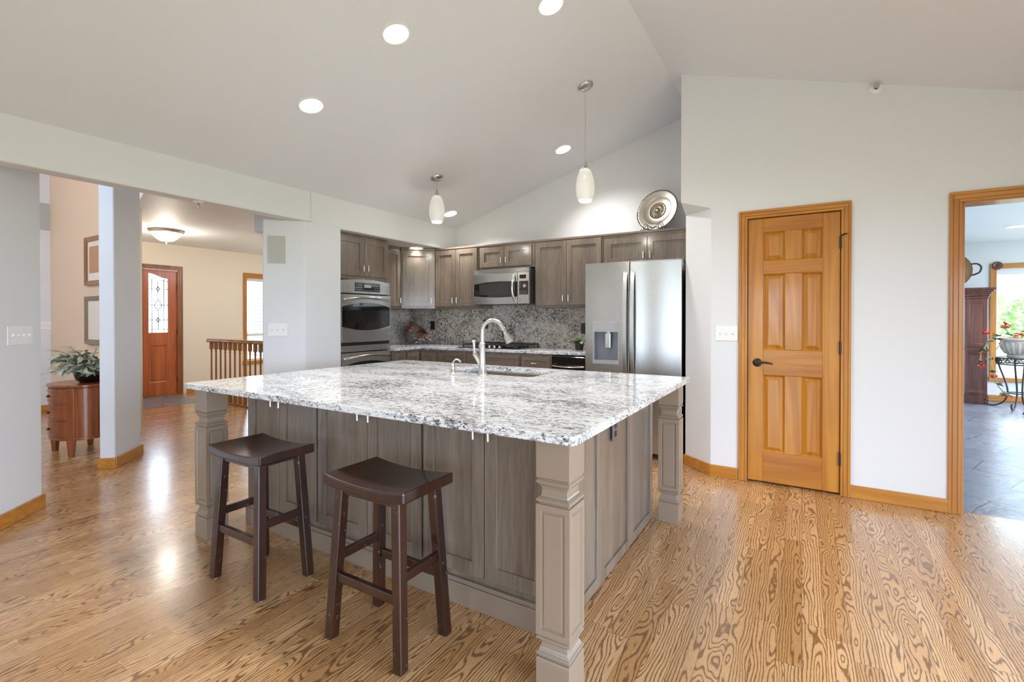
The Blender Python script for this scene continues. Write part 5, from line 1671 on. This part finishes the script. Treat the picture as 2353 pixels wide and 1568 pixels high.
def gstem(pts):
    ms.tube(pts, 0.007, 6)
    for q in pts[1:]:
        q = Vector(q)
        for j in range(4): leaf(ml, q, rdir(rg.uniform(0, 2 * PI), rg.uniform(-0.3, 0.6)), rg.uniform(0.05, 0.085), rg.uniform(0.05, 0.075), rg.uniform(-.5, .5), 0.2, 4)
def rbloom(c, r):
    for j in range(14):
        leaf(mr, Vector(c) + Vector((rg.uniform(-r, r), rg.uniform(-r, r), rg.uniform(-r * .6, r * .6))) * 0.6, rdir(rg.uniform(0, 2 * PI), rg.uniform(-.4, 1.2)), r * 0.75, r * 0.6, rg.uniform(-.6, .6), 0.1, 3)
gstem([(0, 0, 0), (0.05, 0, 0.12), (0.10, -0.02, 0.22)]); gstem([(0, 0, 0), (-0.12, -0.06, 0.08), (-0.17, -0.08, 0.17)])
gstem([(-0.05, -0.05, 0.03), (-0.25, -0.10, 0.06), (-0.36, -0.12, -0.02), (-0.40, -0.12, -0.18)])
gstem([(-0.05, -0.05, 0.03), (-0.28, -0.12, 0.02), (-0.42, -0.14, -0.15), (-0.44, -0.14, -0.30)])
gstem([(-0.2, -0.12, 0.0), (-0.33, -0.14, -0.25), (-0.30, -0.14, -0.45), (-0.26, -0.13, -0.62), (-0.18, -0.12, -0.74)])
gstem([(0.1, -0.1, 0.0), (0.28, -0.14, -0.05), (0.36, -0.14, -0.28)]); gstem([(0.05, -0.1, -0.05), (0.15, -0.22, -0.30), (0.10, -0.22, -0.55)])
gstem([(0, 0, 0), (0.18, 0, 0.10), (0.28, 0, 0.12)])
for c, r in (((-0.16, -0.08, 0.20), 0.075), ((-0.36, -0.12, 0.10), 0.06), ((-0.43, -0.14, -0.36), 0.06), ((-0.30, -0.14, -0.52), 0.045), ((-0.17, -0.12, -0.78), 0.07), ((0.0, -0.08, 0.06), 0.08), ((0.06, -0.2, -0.16), 0.05), ((-0.40, -0.13, -0.20), 0.04)):
    mr = MB(); rbloom(c, r); mr.build('flower', M['red'], t)
ms.build('stem', plain('pale green stem', srgb(150, 150, 110), 0.6), t)
ml.build('foliage', plain('geranium leaves', srgb(96, 112, 78), 0.6), t)

t = thing('dining_chair', 'red orange upholstered chair with curved iron legs at the picture edge', 'chair', (2.80, 8.62, 0), math.radians(20))
MB().box(-0.22, -0.22, 0.43, 0.22, 0.22, 0.49).build('seat', M['redchair'], t, bevel=0.02, seg=3)
mb = MB(); vv = []
mb.extrude([(-0.18, 0, 0.36), (0.18, 0, 0.36), (0.215, 0, 0.55), (0.21, 0, 0.75), (0.16, 0, 0.86), (0, 0, 0.89), (-0.16, 0, 0.86), (-0.21, 0, 0.75), (-0.215, 0, 0.55)], (0, 0.05, 0))
mb.build('backrest', M['redchair'], t, bevel=0.015, seg=3, loc=(0, -0.26, 0))
for sx in (-1, 1):
    for sy in (-1, 1):
        MB().tube([(sx * 0.18, sy * 0.18, 0.44), (sx * 0.23, sy * 0.22, 0.30), (sx * 0.23, sy * 0.22, 0.15), (sx * 0.27, sy * 0.26, 0.012)], 0.012, 8).build('leg', M['iron'], t)

# trees outside the dining window
def tree(x, y, h, r, seed):
    t = thing('tree', None, 'tree', (x, y, -0.35))
    rr = random.Random(seed)
    MB().tube([(0, 0, 0), (0.1, 0, h * 0.4), (0, 0.1, h * 0.75)], [0.16, 0.12, 0.05], 8).build('trunk', M['trunk'], t)
    mb = MB()
    for k in range(900):
        a, b = rr.uniform(0, 2 * PI), rr.uniform(-1, 1)
        q = rr.uniform(0.55, 1.0) ** 0.5
        cpt = Vector((r * q * math.cos(a) * math.sqrt(1 - b * b), r * q * math.sin(a) * math.sqrt(1 - b * b), h * 0.62 + h * 0.38 * q * b))
        leaf(mb, cpt, rdir(rr.uniform(0, 2 * PI), rr.uniform(-0.5, 0.9)), 0.32, 0.2, rr.uniform(-1, 1), 0.2, 2)
    mb.build('crown', M['bush'], t)
    return t
for (x, y, h, r, sd, lab) in ((4.7, 24, 2.15, 1.3, 1, 'pale green tree, leftmost outside the dining window'), (7.6, 25, 2.6, 1.35, 2, 'taller pale green tree beside the leftmost one outside'), (10.4, 24, 2.1, 1.3, 3, 'pale green tree at the right end of the row outside'), (6.4, 30, 2.7, 2.2, 4, 'broad pale green tree standing behind the others outside')):
    tree(x, y, h, r, sd)['label'] = lab
